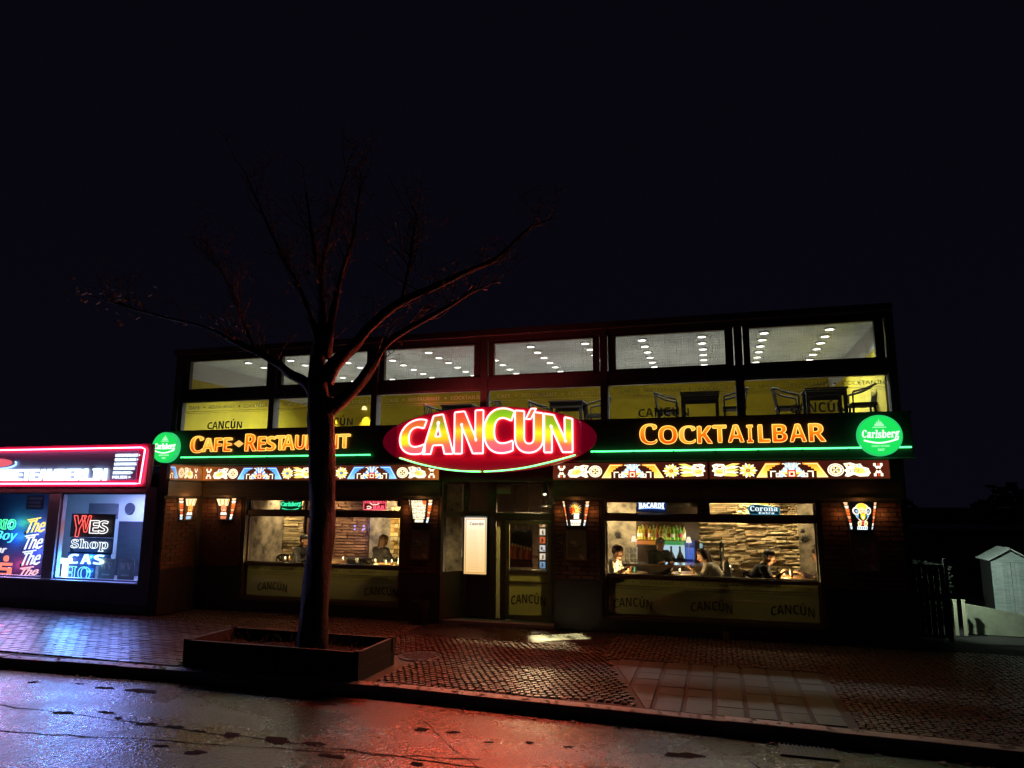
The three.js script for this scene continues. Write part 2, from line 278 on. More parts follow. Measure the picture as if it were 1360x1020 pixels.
  for (let i = 0; i < 160; i++) { const x = rr(-12, 4); litter.push(new THREE.CircleGeometry(rr(0.014, 0.028), 5).scale(1, 1.5, 1).rotateX(-PI / 2 + rr(-0.3, 0.3)).rotateY(rr(0, 6)).translate(x, -0.108, kerbZ(x) + 0.04 + 0.3 * rnd() * rnd())); }
  const lt = new THREE.Mesh(merge(litter), std([0.05, 0.032, 0.015], 0.6, { side: THREE.DoubleSide })); lt.name = 'fallen_leaves'; tag(lt, 'small wet fallen leaves scattered along the kerb and paving', 'leaves', null, 'stuff'); scene.add(lt);
  // manhole cover in the setts
  const man = thing('manhole_cover', 'round cast iron manhole cover in the setts beside the tree planter', 'manhole cover', [-4.3, -0.012, -9.95]);
  local('frame', lathe([[0.27, -0.03], [0.27, 0.012], [0.315, 0.012], [0.32, -0.03]], 0, 0, 0, 28), M.iron, man);
  const ribs = []; for (let i = -4; i <= 4; i++) for (let j = -4; j <= 4; j++) if (Math.hypot(i, j) < 4.4) ribs.push(new THREE.BoxGeometry(0.032, 0.008, 0.032).translate(i * 0.055, 0.012, j * 0.055));
  local('lid', [cyl(0.262, 0.262, 0.02, 0, -0.012, 0, 28), ...ribs], M.iron, man);
  const dr = thing('gully_grate', 'dark iron rain gully grate at the foot of the kerb', 'drain', [0.75, -0.118, -7.75]);
  local('frame', frameGeo(-0.26, 0.26, -0.18, 0.18, 0, 0.014, 0.03).map((g) => g.rotateX(-PI / 2)), M.iron, dr);
  for (let i = -5; i <= 5; i++) local('bar', new THREE.BoxGeometry(0.02, 0.012, 0.3).translate(i * 0.04, 0.006, 0), M.iron, dr);
  local('pit', new THREE.BoxGeometry(0.46, 0.002, 0.3).translate(0, 0.001, 0), M.black, dr);
}

// ---------------------------------------------------------------- the restaurant: ground floor
const XL = -10.6, XR = 2.85, ZW = -12.62;
const rest = thing('restaurant_building', 'long two storey restaurant with glazed upper floor above a brick ground floor', 'restaurant', [-4.2, 0, -12.6]);
const openings = [[-9.54, -5.92], [-5.1, -2.87], [-1.98, 1.62]];
const brickShape = [0, 1, 2].map((k) => { const g = new THREE.BoxGeometry(0.238, 0.066, 0.03, 1, 1, 1); const p = g.attributes.position; for (let i = 0; i < p.count; i++) if (p.getZ(i) > 0) p.setXYZ(i, p.getX(i) * (0.972 - 0.008 * k), p.getY(i) * (0.93 - 0.01 * k), p.getZ(i)); g.computeVertexNormals(); return metres(g); });
const halfShape = (() => { const g = brickShape[0].clone(); g.scale(0.48, 1, 1); return g; })();
function brickwork(parent, x0, x1, y0, y1, z, each, along) {       // courses of bricks on a pier facing +z, or +x when along = 'z'
  const at = origin.get(parent), joined = [];
  for (let y = y0 + 0.038, c = 0; y < y1 - 0.03; y += 0.077, c++) for (let x = x0 - (c % 2) * 0.125; x < x1; x += 0.25) {
    const a = Math.max(x + 0.004, x0), b = Math.min(x + 0.246, x1); if (b - a < 0.05) continue;
    const cut = b - a < 0.2, g = cut ? halfShape : brickShape[Math.floor(rr(0, 3))], w = cut ? 0.114 : 0.238, m = M.brick[Math.floor(rr(0, 4))];
    const mid = (a + b) / 2, s = (b - a) / w, jut = rr(-0.004, 0.004);
    if (each) { const o = new THREE.Mesh(g, m); o.name = 'brick'; o.position.set(mid - at.x, y - at.y, z + jut - at.z); if (along) { o.position.set(z + jut - at.x, y - at.y, -mid - at.z); o.rotation.y = PI / 2; } o.scale.x = s; o.castShadow = o.receiveShadow = true; parent.add(o); }
    else { const q = g.clone().scale(s, 1, 1); if (along) q.rotateY(PI / 2).translate(z + jut, y, -mid); else q.translate(mid, y, z + jut); joined.push(q); }
  }
  if (joined.length) { const o = part('bricks', joined, M.brick[0], parent); o.userData.kind = 'stuff'; }
}
const wallTop = 2.98;
const wall = part('wall', [
  bx(XL, -9.54, 0, wallTop, ZW - 0.3, ZW), bx(-5.92, -5.1, 0, wallTop, ZW - 0.3, ZW), bx(-2.87, -1.98, 0, wallTop, ZW - 0.3, ZW), bx(1.62, XR, 0, wallTop, ZW - 0.3, ZW),
  bx(-9.54, -5.92, 2.3, wallTop, ZW - 0.3, ZW), bx(-5.1, -2.87, 2.62, wallTop, ZW - 0.3, ZW), bx(-1.98, 1.62, 2.3, wallTop, ZW - 0.3, ZW),
  bx(-9.54, -5.92, 0, 0.24, ZW - 0.3, ZW), bx(-1.98, 1.62, 0, 0.24, ZW - 0.3, ZW),
], M.mortar, rest);
brickwork(wall, 1.66, XR, 0.88, 2.32, ZW + 0.012, true);
brickwork(wall, -2.86, -2.03, 0.88, 2.32, ZW + 0.012, true);
brickwork(wall, -5.88, -5.14, 0.88, 2.32, ZW + 0.012, false);
brickwork(wall, XL + 0.03, -9.58, 0.88, 2.32, ZW + 0.012, false);
// dark plinth panels and the dark beam over the windows
for (const [a, b] of [[XL + 0.01, -9.55], [-5.91, -5.1], [-2.87, -1.99], [1.63, XR]]) part('plinth', bx(a, b, 0.01, 0.87, ZW, ZW + 0.035), M.plinth, rest);
for (const [a, b] of [[-9.55, -5.91], [-1.99, 1.63]]) part('plinth', bx(a, b, 0.01, 0.235, ZW, ZW + 0.03), M.plinth, rest);
for (const [a, b] of [[XL, -5.1], [-2.87, XR + 0.04]]) { part('beam', bx(a, b, 2.325, 2.61, ZW, ZW + 0.07), M.frameWarm, rest); part('moulding', [bx(a, b, 2.315, 2.345, ZW + 0.07, ZW + 0.1), bx(a, b, 2.585, 2.615, ZW + 0.07, ZW + 0.09)], M.frameWarm, rest); }
// side and back walls, floors, ceilings, roof
for (const g of [bx(XR, XR + 0.1, 0, 5.5, -18.8, ZW - 0.03), bx(XL - 0.1, XL, 0, 3.45, -18.8, -12.95), bx(-11.6, -11.5, 3.45, 5.5, -18.8, -12.72)]) part('side_wall', g, M.plinth, rest);
part('back_wall', [bx(-11.5, XR, 3.6, 5.5, -18.7, -18.6)], M.yellow, rest);
part('inner_side_wall', [bx(-11.5, -11.46, 3.6, 4.98, -18.6, -12.85)], M.yellow, rest);
part('inner_side_wall', bx(XR - 0.03, XR, 3.6, 4.98, -18.6, -12.85), M.yellow, rest);
part('pale_wall_panel', bx(XR - 0.03, XR, 4.98, 5.4, -18.6, -12.85), M.paleWall, rest);
part('pale_wall_panel', bx(-11.5, -11.46, 4.98, 5.4, -18.6, -12.85), M.paleWall, rest);
part('dining_room_floor', bx(XL, XR, 0.02, 0.2, -17.2, -13.12), M.floorWood, rest);
part('dining_room_wall', [bx(XL, XR, 0.1, 2.74, -17.2, -17.1), bx(XL, XL + 0.03, 0.1, 2.74, -17.1, ZW - 0.3), bx(XR - 0.03, XR, 0.1, 2.74, -17.1, ZW - 0.3)], M.plaster, rest);
part('dining_room_ceiling', bx(XL, XR, 2.74, 2.82, -17.2, ZW - 0.3), M.plaster, rest);
part('upper_floor', bx(-11.5, XR, 3.42, 3.55, -18.6, -12.86), M.floorWood, rest);
part('upper_ceiling', bx(-11.5, XR, 5.4, 5.44, -18.6, -12.72), M.ceiling, rest);
part('roof', [bx(-11.56, XR + 0.1, 5.44, 5.5, -18.8, -12.5), bx(-11.56, XR + 0.1, 5.5, 5.56, -12.66, -12.5)], M.frame, rest);
// fascia board that carries the lettering
part('fascia', bx(-11.86, 3.08, 2.99, 3.7, -12.86, -12.5), M.fascia, rest);
part('fascia_rim', [bx(-11.87, 3.09, 2.965, 2.988, -12.56, -12.48)], M.rim, rest);
part('fascia_cap', [bx(-11.88, 3.1, 3.702, 3.73, -12.86, -12.47)], M.frame, rest);

function glazing(name, x0, x1, y0, y1, z, t, m, depth = 0.07) {    // a window: frame with one pane
  const w = part(name, frameGeo(x0, x1, y0, y1, z - depth / 2, z + depth / 2, t), m, rest);
  part('pane', pane(x0 + t, x1 - t, y0 + t, y1 - t, z), M.glass, w); return w;
}
const arcText = (x0, x1) => (X, Y, u) => [X, Y - 0.05 * (2 * u - 1) ** 2];
function shopWindow(x0, x1, cut, texts, mains) {
  const z = -12.78, fr = M.frameWarm;
  part('window_surround', frameGeo(x0, x1, 0.24, 2.3, -12.86, -12.64, 0.04), fr, rest);
  part('window_rail', [bx(x0 + 0.04, x1 - 0.04, 1.93, 2.03, -12.85, -12.67), bx(x0 + 0.04, x1 - 0.04, 0.925, 0.965, -12.85, -12.7)], fr, rest);
  let a = x0 + 0.04; for (const c of [...cut, x1 - 0.04]) { glazing('transom_window', a, c, 2.03, 2.26, z, 0.022, fr, 0.06); a = c + 0.16; if (c !== x1 - 0.04) part('window_post', bx(c, c + 0.16, 2.03, 2.26, -12.85, -12.68), fr, rest); }
  a = x0 + 0.04; for (const c of [...mains, x1 - 0.04]) {
    const w = glazing('window', a, c, 0.965, 1.93, z, 0.022, fr, 0.06); if (c !== x1 - 0.04) part('window_post', bx(c, c + 0.12, 0.28, 1.93, -12.85, -12.68), fr, rest);
    const lo = glazing('lower_window', a, c, 0.28, 0.925, z, 0.022, fr, 0.06);
    part('frosted_foil', pane(a + 0.022, c - 0.022, 0.302, 0.903, z - 0.01), M.foil, lo);
    const L = []; for (const [p, q] of texts) if (p > a && q < c) L.push(words(bold, 'CANCÚN', p, q, 0.43, 0.63, z + 0.004, z + 0.008, 0, arcText()));
    const row = ['CAFE', '·', 'RESTAURANT', '·', 'COCKTAILBAR', '·']; let x = a + 0.1, i = 0;
    while (true) { const s = row[i++ % 6], wd = s === '·' ? 0.025 : s.length * 0.058; if (x + wd > c - 0.08) break; L.push(s === '·' ? bx(x, x + 0.025, 0.84, 0.865, z + 0.004, z + 0.008) : words(regular, s, x, x + wd, 0.82, 0.885, z + 0.004, z + 0.008)); x += wd + 0.12; }
    L.push(bx(a + 0.03, c - 0.03, 0.775, 0.785, z + 0.004, z + 0.008), bx(a + 0.03, c - 0.03, 0.735, 0.743, z + 0.004, z + 0.008));
    part('lettering', L, M.foilText, lo); a = c + 0.12;
  }
}
shopWindow(-9.54, -5.92, [-7.82], [[-9.2, -8.5], [-6.75, -6.02]], [-7.8]);
shopWindow(-1.98, 1.62, [-0.3], [[-1.83, -1.15], [-0.5, 0.19], [0.8, 1.48]], []);

// entrance set back between the piers: a splayed side light, menu panel, narrow light, glazed door, transoms
{
  const z = -13.0, fr = M.frameWarm, x0 = -4.74, x1 = -2.87;
  part('entrance_reveal', bx(x1, x1 + 0.02, 0, 2.62, -13.05, ZW - 0.3 + 0.01), fr, rest);
  part('entrance_ceiling', bx(-5.1, x1, 2.62, 2.66, -13.1, ZW - 0.3), fr, rest);
  part('door_step', bx(-5.1, x1, -0.01, 0.05, -13.06, ZW - 0.02), M.kerb[1], rest);
  // splayed side light
  const splay = new THREE.Group(); splay.name = 'side_light'; const sl = Math.hypot(0.36, 0.38); splay.position.set(-5.1 + 4.2, 0, -12.62 + 12.6); splay.rotation.y = Math.atan2(0.38, 0.36); rest.add(splay);
  local('frame', [...frameGeo(0, sl, 0.05, 2.0, -0.03, 0.03, 0.055), ...frameGeo(0, sl, 2.0, 2.62, -0.03, 0.03, 0.05), bx(0.055, sl - 0.055, 0.86, 0.92, -0.03, 0.03)], fr, splay);
  local('pane', [pane(0.055, sl - 0.055, 0.92, 1.945, 0), pane(0.05, sl - 0.05, 2.05, 2.57, 0)], M.glass, splay);
  local('panel', bx(0.055, sl - 0.055, 0.105, 0.86, -0.012, 0.012), M.foil, splay);
  part('entrance_post', [bx(x0, x0 + 0.06, 0.05, 2.62, z - 0.04, z + 0.05), bx(-4.22, -4.12, 0.05, 2.62, z - 0.04, z + 0.05), bx(-3.0, x1, 0.05, 2.62, z - 0.04, z + 0.05), bx(x0 + 0.06, -4.22, 1.97, 2.04, z - 0.035, z + 0.045), bx(-4.12, -3.0, 1.9, 2.0, z - 0.035, z + 0.045), bx(-3.98, -3.9, 0.05, 1.9, z - 0.035, z + 0.03)], fr, rest);
  part('entrance_panel', [bx(x0 + 0.06, -4.22, 0.05, 1.97, z - 0.02, z + 0.01)], M.frame, rest);
  glazing('transom_window', x0 + 0.06, -4.22, 2.04, 2.6, z, 0.03, fr); glazing('transom_window', -4.12, -3.0, 2.0, 2.6, z, 0.03, fr);
  const nl = glazing('narrow_light', -4.12, -3.98, 0.05, 1.9, z, 0.025, fr); part('frosted_foil', pane(-4.095, -4.005, 0.08, 1.76, z - 0.012), M.foil, nl);
  // the door itself
  const door = part('door', [...frameGeo(-3.9, -3.0, 0.06, 1.89, z - 0.03, z + 0.025, 0.07, 0.09), bx(-3.83, -3.07, 0.72, 0.76, z - 0.025, z + 0.02), bx(-3.83, -3.07, 0.9, 0.96, z - 0.025, z + 0.02)], std([0.26, 0.23, 0.1], 0.5, { map: rep(T.grime, 0.8) }), rest);
  part('pane', pane(-3.83, -3.07, 0.96, 1.82, z), M.glass, door);
  part('lower_panel', bx(-3.83, -3.07, 0.15, 0.72, z - 0.003, z + 0.003), M.doorFoil, door);
  part('middle_panel', bx(-3.83, -3.07, 0.76, 0.9, z - 0.003, z + 0.003), M.doorFoil, door);
  part('lettering', words(bold, 'CANCÚN', -3.79, -3.12, 0.37, 0.58, z + 0.01, z + 0.014, 0, arcText()), M.foilText, door);
  part('push_bar', [rod(V(-3.8, 0.98, z + 0.05), V(-3.1, 0.98, z + 0.05), 0.014), rod(V(-3.8, 0.98, z), V(-3.8, 0.98, z + 0.05), 0.01), rod(V(-3.1, 0.98, z), V(-3.1, 0.98, z + 0.05), 0.01)], M.rim, door);
  part('handle', [rod(V(-3.87, 0.85, z + 0.03), V(-3.87, 1.15, z + 0.03), 0.012)], M.rim, door);
}

// ---------------------------------------------------------------- the restaurant: upper storey
const bays = [[-11.33, -9.07], [-8.94, -6.66], [-6.53, -4.33], [-4.16, -1.98], [-1.83, 0.41], [0.56, 2.83]];
const uppers = [[-11.18, -9.18], [-8.81, -6.8], [-6.4, -4.46], [-4.05, -2.11], [-1.68, 0.26], [0.68, 2.67]];
const posts = [-11.48, -9.005, -6.595, -4.245, -1.905, 0.485, 2.9];
posts.forEach((x) => part('upper_post', bx(x - 0.065, x + 0.065, 3.73, 5.44, -12.78, F + 0.02), M.frame, rest));
for (let i = 0; i < 6; i++) {
  const a = posts[i] + 0.065, b = posts[i + 1] - 0.065;
  part('upper_rail', [bx(a, b, 4.4, 4.64, -12.76, F), bx(a, b, 5.34, 5.44, -12.76, F)], M.frame, rest);
  const w = part('upper_window', [bx(a, bays[i][0], 3.73, 4.4, -12.74, F - 0.03), bx(bays[i][1], b, 3.73, 4.4, -12.74, F - 0.03), bx(bays[i][0], bays[i][1], 4.37, 4.4, -12.74, F - 0.03), bx(bays[i][0], bays[i][1], 3.73, 3.75, -12.74, F - 0.03)].filter((g) => { g.computeBoundingBox(); return g.boundingBox.max.x - g.boundingBox.min.x > 0.004; }), M.frame, rest);
  part('pane', pane(bays[i][0], bays[i][1], 3.75, 4.37, F - 0.08), M.glass, w);
  // pale foil strip with small words, and the dark arched name low on the glass
  const row = ['CAFE', '·', 'RESTAURANT', '·', 'COCKTAILBAR']; let x = bays[i][0] + 0.16; const L = [];
  for (const s of row) { const wd = s === '·' ? 0.03 : s.length * 0.068; L.push(s === '·' ? bx(x, x + 0.03, 4.24, 4.27, F - 0.075, F - 0.072) : words(regular, s, x, x + wd, 4.22, 4.29, F - 0.075, F - 0.072)); x += wd + 0.1; }
  L.push(bx(bays[i][0] + 0.02, bays[i][1] - 0.02, 4.165, 4.172, F - 0.075, F - 0.072), bx(bays[i][0] + 0.02, bays[i][1] - 0.02, 4.13, 4.134, F - 0.075, F - 0.072));
  part('small_lettering', L, M.paleText, w);
  const tx = [[-10.66, -9.77], [-8.0, -7.1], null, null, [-1.3, -0.4], [1.29, 2.16]][i];
  if (tx) part('lettering', words(bold, 'CANCÚN', tx[0], tx[1], 3.77, 3.99, F - 0.075, F - 0.071, 0, (X, Y, u, v) => [X, Y - 0.04 * (2 * u - 1) ** 2 * v]), M.foilText, w);
  // top-hung sash
  const [p, q] = uppers[i], s = part('sash_window', [bx(a + 0.02, p, 4.64, 5.34, -12.7, F - 0.02), bx(q, b - 0.02, 4.64, 5.34, -12.7, F - 0.02), bx(p, q, 5.29, 5.34, -12.7, F - 0.02), bx(p, q, 4.64, 4.665, -12.7, F - 0.02)], M.frame, rest);
  part('pane', pane(p, q, 4.665, 5.29, F - 0.06), M.glass, s);
  { const th = []; for (let k = 1; k < 46; k++) { const X = lerp(p, q, k / 46) + rr(-0.006, 0.006); th.push(bx(X - 0.0013, X + 0.0013, 4.667, 5.288, F - 0.095, F - 0.092)); } for (let k = 1; k < 12; k++) th.push(bx(p, q, lerp(4.665, 5.29, k / 12) - 0.001, lerp(4.665, 5.29, k / 12) + 0.001, F - 0.099, F - 0.096)); part('fly_screen', th, M.paleWall, s).userData.kind = 'stuff'; }
  part('bead', frameGeo(p - 0.012, q + 0.012, 4.655, 5.302, F - 0.018, F - 0.008, 0.012), M.frameWarm, s);
}
const nth = ['first', 'second', 'third', 'fourth', 'fifth', 'sixth', 'seventh', 'eighth', 'ninth', 'tenth', 'eleventh', 'twelfth'];
const bulbWhite = glowing([1, 0.97, 0.86], 6);
// recessed downlights in the upper ceiling
for (let k = 0; k < 12; k++) for (let j = 0; j < 6; j++) {
  const x = 2.12 - 1.13 * k, z = -13.45 - 0.58 * j;
  const d = thing('downlight', `${nth[j]} ceiling downlight from the glass in the ${nth[k]} row from the right end wall`, 'downlight', [x, 5.37, z], 'ceiling downlights of the upper floor');
  local('rim', lathe([[0.076, 0], [0.098, 0], [0.1, 0.03], [0.075, 0.03]], 0, 0, 0, 14), M.white, d);
  local('bulb', new THREE.CylinderGeometry(0.075, 0.075, 0.02, 14).translate(0, 0.016, 0), bulbWhite, d);
  if ((j + k) % 2 === 0) spotLight(new THREE.Color(0.9, 1, 0.98), 10.5, [x, 5.36, z], [x, 3.5, z], 1.25, 0.6, 3);
}

// ---------------------------------------------------------------- illuminated signs on the facade
const zT = -12.2;
{ // the oval neon sign over the entrance
  const s = thing('oval_neon_sign', 'large red oval sign with rainbow letters outlined in pink neon above the entrance', 'neon sign', [-4.155, 2.78, -12.5]);
  const ell = (cx, cy, a, b, lim) => { const p = []; for (let i = 0; i < 96; i++) { const t = i / 96 * 2 * PI; p.push(new THREE.Vector2(cx + Math.max(-lim, Math.min(lim, a * Math.cos(t))), cy + b * Math.sin(t))); } return new THREE.Shape(p); };
  part('back_plate', metres(new THREE.ExtrudeGeometry(ell(-4.155, 3.4, 2.12, 0.625, 9), { depth: 0.07, bevelEnabled: false }).translate(0, 0, -12.49)), M.redBack, s);
  part('spacer', bx(-5.7, -2.7, 3.1, 3.7, -12.42, -12.38), M.black, s);
  part('front_plate', metres(new THREE.ExtrudeGeometry(ell(-4.1, 3.385, 2.05, 0.608, 1.8), { depth: 0.1, bevelEnabled: true, bevelThickness: 0.008, bevelSize: 0.008, bevelSegments: 1 }).translate(0, 0, -12.37)), M.redPanel, s);
  const grads = [
    [[0, '#c8452a'], [0.3, '#d8871d'], [0.45, '#ffe21a'], [0.66, '#ffd21a'], [0.78, '#ff6a5a'], [1, '#ff4a6a']],
    [[0, '#a8541c'], [0.25, '#8a9c14'], [0.45, '#f4d512'], [0.62, '#ffb81a'], [0.76, '#ff6a4a'], [1, '#ff4060']],
    [[0, '#e0342f'], [0.28, '#d8632a'], [0.45, '#ffcf1c'], [0.6, '#ff9a1e'], [0.74, '#ff5a50'], [1, '#ff4a60']],
    [[0, '#5f9c12'], [0.25, '#8fc414'], [0.45, '#ffee1e'], [0.66, '#ffd01e'], [0.74, '#ff6a66'], [1, '#ff4a74']],
    [[0, '#c05a22'], [0.3, '#d98a1e'], [0.5, '#ffe41a'], [0.68, '#ffb01e'], [0.78, '#ff6050'], [1, '#ff4a6a']],
    [[0, '#8a8a18'], [0.28, '#7fb414'], [0.5, '#ffe81a'], [0.68, '#ffc01e'], [0.8, '#ff6a50'], [1, '#ff5a6a']],
  ];
  const warp = (X, Y, u, v) => [X, lerp(3.125, 3.935 - 0.078 * (X + 4.08) ** 2, (Y - 3.125) / 0.8)];
  const pink = glowing([1, 0.2, 0.22], 7);
  const letters = [['C', -5.8, -5.27], ['A', -5.33, -4.72], ['N', -4.68, -4.13], ['C', -4.09, -3.52], ['U', -3.49, -2.98], ['N', -2.94, -2.44]];
  letters.forEach(([ch, a, b], i) => {
    const map = canvasTexture(16, 128, (x, w, h) => { const g = x.createLinearGradient(0, 0, 0, h); for (const [t, c] of grads[i]) g.addColorStop(t, c); x.fillStyle = g; x.fillRect(0, 0, w, h); });
    const m = glowing([1, 1, 0.95], 1.35, { emissiveMap: map });
    const top = i === 3 ? 3.945 : 3.925, wp = (X, Y, u, v) => [X, lerp(3.125, (i === 3 ? 3.955 : warp(X, 3.925)[1]), v)];
    const G = glyph(bold, ch, a - 0.012, b + 0.012, 3.125, top, -12.268, -12.235, wp, 0, 0.03);
    const L = part('letter', G.g, m, s);
    part('neon_outline', G.outlines.filter((o) => o.length > 2).map((o) => ring(o, -12.215, 0.0155)), pink, L);
    if (i === 4) { const q = [[-3.3, 3.74], [-3.2, 3.74], [-3.1, 3.93], [-3.2, 3.93]]; part('accent', new THREE.ExtrudeGeometry(new THREE.Shape(q.map((p) => new THREE.Vector2(...p))), { depth: 0.02, bevelEnabled: false }).translate(0, 0, -12.262), m, L); part('accent_outline', ring(q, -12.215, 0.014), pink, L); }
  });
  const arc = [[-5.8, 3.06], [-5.34, 2.93], [-4.73, 2.82], [-4.09, 2.79], [-3.41, 2.84], [-2.85, 2.95], [-2.38, 3.07]];
  const c = new THREE.CatmullRomCurve3(arc.map(([x, y]) => V(x, y, zT))), P = c.getPoints(60), green = glowing([0.07, 1, 0.2], 5);
  part('neon_tube', new THREE.TubeGeometry(new THREE.CatmullRomCurve3(P.slice(0, 30)), 30, 0.013, 6), green, s);
  part('neon_tube', new THREE.TubeGeometry(new THREE.CatmullRomCurve3(P.slice(30, 61)), 30, 0.013, 6), green, s);
  areaLight(new THREE.Color(1, 0.085, 0.035), 17, 3.5, 0.75, [-4.1, 3.4, -12.16], [-4.1, 1.2, -5]);
  areaLight(new THREE.Color(1, 0.1, 0.09), 9, 3.3, 0.12, [-4.1, 4.04, -12.3], [-4.3, 6.6, -11.4]);
  areaLight(new THREE.Color(0.3, 1, 0.45), 0.5, 3.2, 0.06, [-4.1, 2.76, -12.15], [-4.1, 1.4, -10]);
}
// orange flared lettering left and right
const flames = [0, 1, 2, 3].map((k) => canvasTexture(64, 128, (x, w, h) => {
  const g = x.createLinearGradient([0, w, 0, w][k], [0, 0, h, h][k], [w, 0, w * 0.4, 0][k], [h, h, 0, 0][k]);
  for (const [t, c] of [[[0, '#ffb030'], [0.5, '#ff7a12'], [1, '#e8400a']], [[0, '#ffd25a'], [0.6, '#ffa020'], [1, '#ff7010']], [[0, '#e03c08'], [0.45, '#ff8416'], [1, '#ffc850']], [[0, '#ff8a18'], [0.5, '#ffbe48'], [1, '#ffd870']]][k]) g.addColorStop(t, c);
  x.fillStyle = g; x.fillRect(0, 0, w, h); x.strokeStyle = '#ffd070'; x.lineWidth = 4; x.strokeRect(0, 0, w, h);
})).map((t) => glowing([1, 0.88, 0.72], 1.08, { emissiveMap: t }));
const letterEdge = glowing([1, 0.55, 0.1], 1.9);
function lettering(name, label, list, light) {
  const s = thing(name, label, 'illuminated lettering', [(list[0][1] + list.at(-1)[2]) / 2, 3.24, -12.5], 'orange glowing lettering on the black fascia');
  list.forEach(([ch, a, b, y0, y1, f], i) => {
    const G = glyph(ch === 'C' ? serif : bold, ch, a, b, y0, y1, -12.5, -12.462), m = flames[f ?? i % 4];
    if (ch === '◆') return;
    const L = part('letter', G.g, m, s); part('letter_edge', G.outlines.map((o) => ring(o, -12.46, 0.006, 0.03)), letterEdge, L);
  });
  areaLight(new THREE.Color(1, 0.45, 0.12), 0.9, light[1] - light[0], 0.28, [(light[0] + light[1]) / 2, 3.42, -12.44], [(light[0] + light[1]) / 2, 1.6, -8]);
  return s;
}
const cafe = lettering('cafe_lettering', 'row of orange glowing capital letters with a diamond partly hidden behind the tree', [['C', -10.89, -10.57, 3.24, 3.6, 2], ['A', -10.58, -10.29, 3.26, 3.55, 3], ['F', -10.27, -10.07, 3.26, 3.55, 0], ['E', -10.04, -9.84, 3.26, 3.55, 2], ['R', -9.5, -9.22, 3.26, 3.62, 0], ['E', -9.19, -8.99, 3.26, 3.56, 0], ['S', -8.98, -8.76, 3.26, 3.56, 1], ['T', -8.76, -8.53, 3.27, 3.57, 3], ['A', -8.6, -8.31, 3.27, 3.58, 1], ['U', -8.29, -8.06, 3.28, 3.57, 0], ['R', -8.03, -7.8, 3.27, 3.57, 2], ['A', -7.8, -7.5, 3.28, 3.57, 1], ['N', -7.54, -7.3, 3.28, 3.57, 0], ['T', -7.28, -7.03, 3.29, 3.57, 3]], [-10.9, -7]);
part('diamond', new THREE.ExtrudeGeometry(new THREE.Shape([[-9.79, 3.42], [-9.67, 3.35], [-9.56, 3.42], [-9.67, 3.49]].map((p) => new THREE.Vector2(...p))), { depth: 0.035, bevelEnabled: false }).translate(0, 0, -12.5), flames[0], cafe);
lettering('bar_lettering', 'row of orange glowing capital letters ending beside the right green round sign', [['C', -1.26, -0.96, 3.26, 3.62, 2], ['O', -0.93, -0.61, 3.26, 3.58, 0], ['C', -0.58, -0.3, 3.26, 3.57, 3], ['K', -0.27, -0.02, 3.26, 3.56, 0], ['T', -0.01, 0.22, 3.27, 3.57, 1], ['A', 0.24, 0.5, 3.27, 3.57, 2], ['I', 0.55, 0.65, 3.26, 3.56, 2], ['L', 0.73, 0.92, 3.26, 3.56, 1], ['B', 0.96, 1.19, 3.26, 3.56, 0], ['A', 1.23, 1.49, 3.26, 3.56, 2], ['R', 1.53, 1.79, 3.26, 3.56, 2]], [-1.26, 1.8]);
// the straight green neon tubes under the lettering
for (const [a, b, label] of [[-11.1, -6.56, 'straight green neon tube under the cafe lettering behind the tree'], [-2.14, 3.04, 'straight green neon tube under the cocktail lettering running past the right round sign']]) {
  const t = thing('neon_tube', label, 'neon tube', [(a + b) / 2, 3.14, -12.46], 'green neon tubes along the fascia');
  part('glass_tube', rod(V(a, 3.145, -12.45), V(b, 3.145, -12.45), 0.0125), glowing([0.06, 1, 0.18], 5), t);
  for (let x = a + 0.05; x < b; x += 0.7) part('holder', bx(x, x + 0.02, 3.12, 3.14, -12.5, -12.44), M.iron, t);
  areaLight(new THREE.Color(0.2, 1, 0.42), 1.2, b - a, 0.04, [(a + b) / 2, 3.145, -12.43], [(a + b) / 2, 2.6, -10]);
}
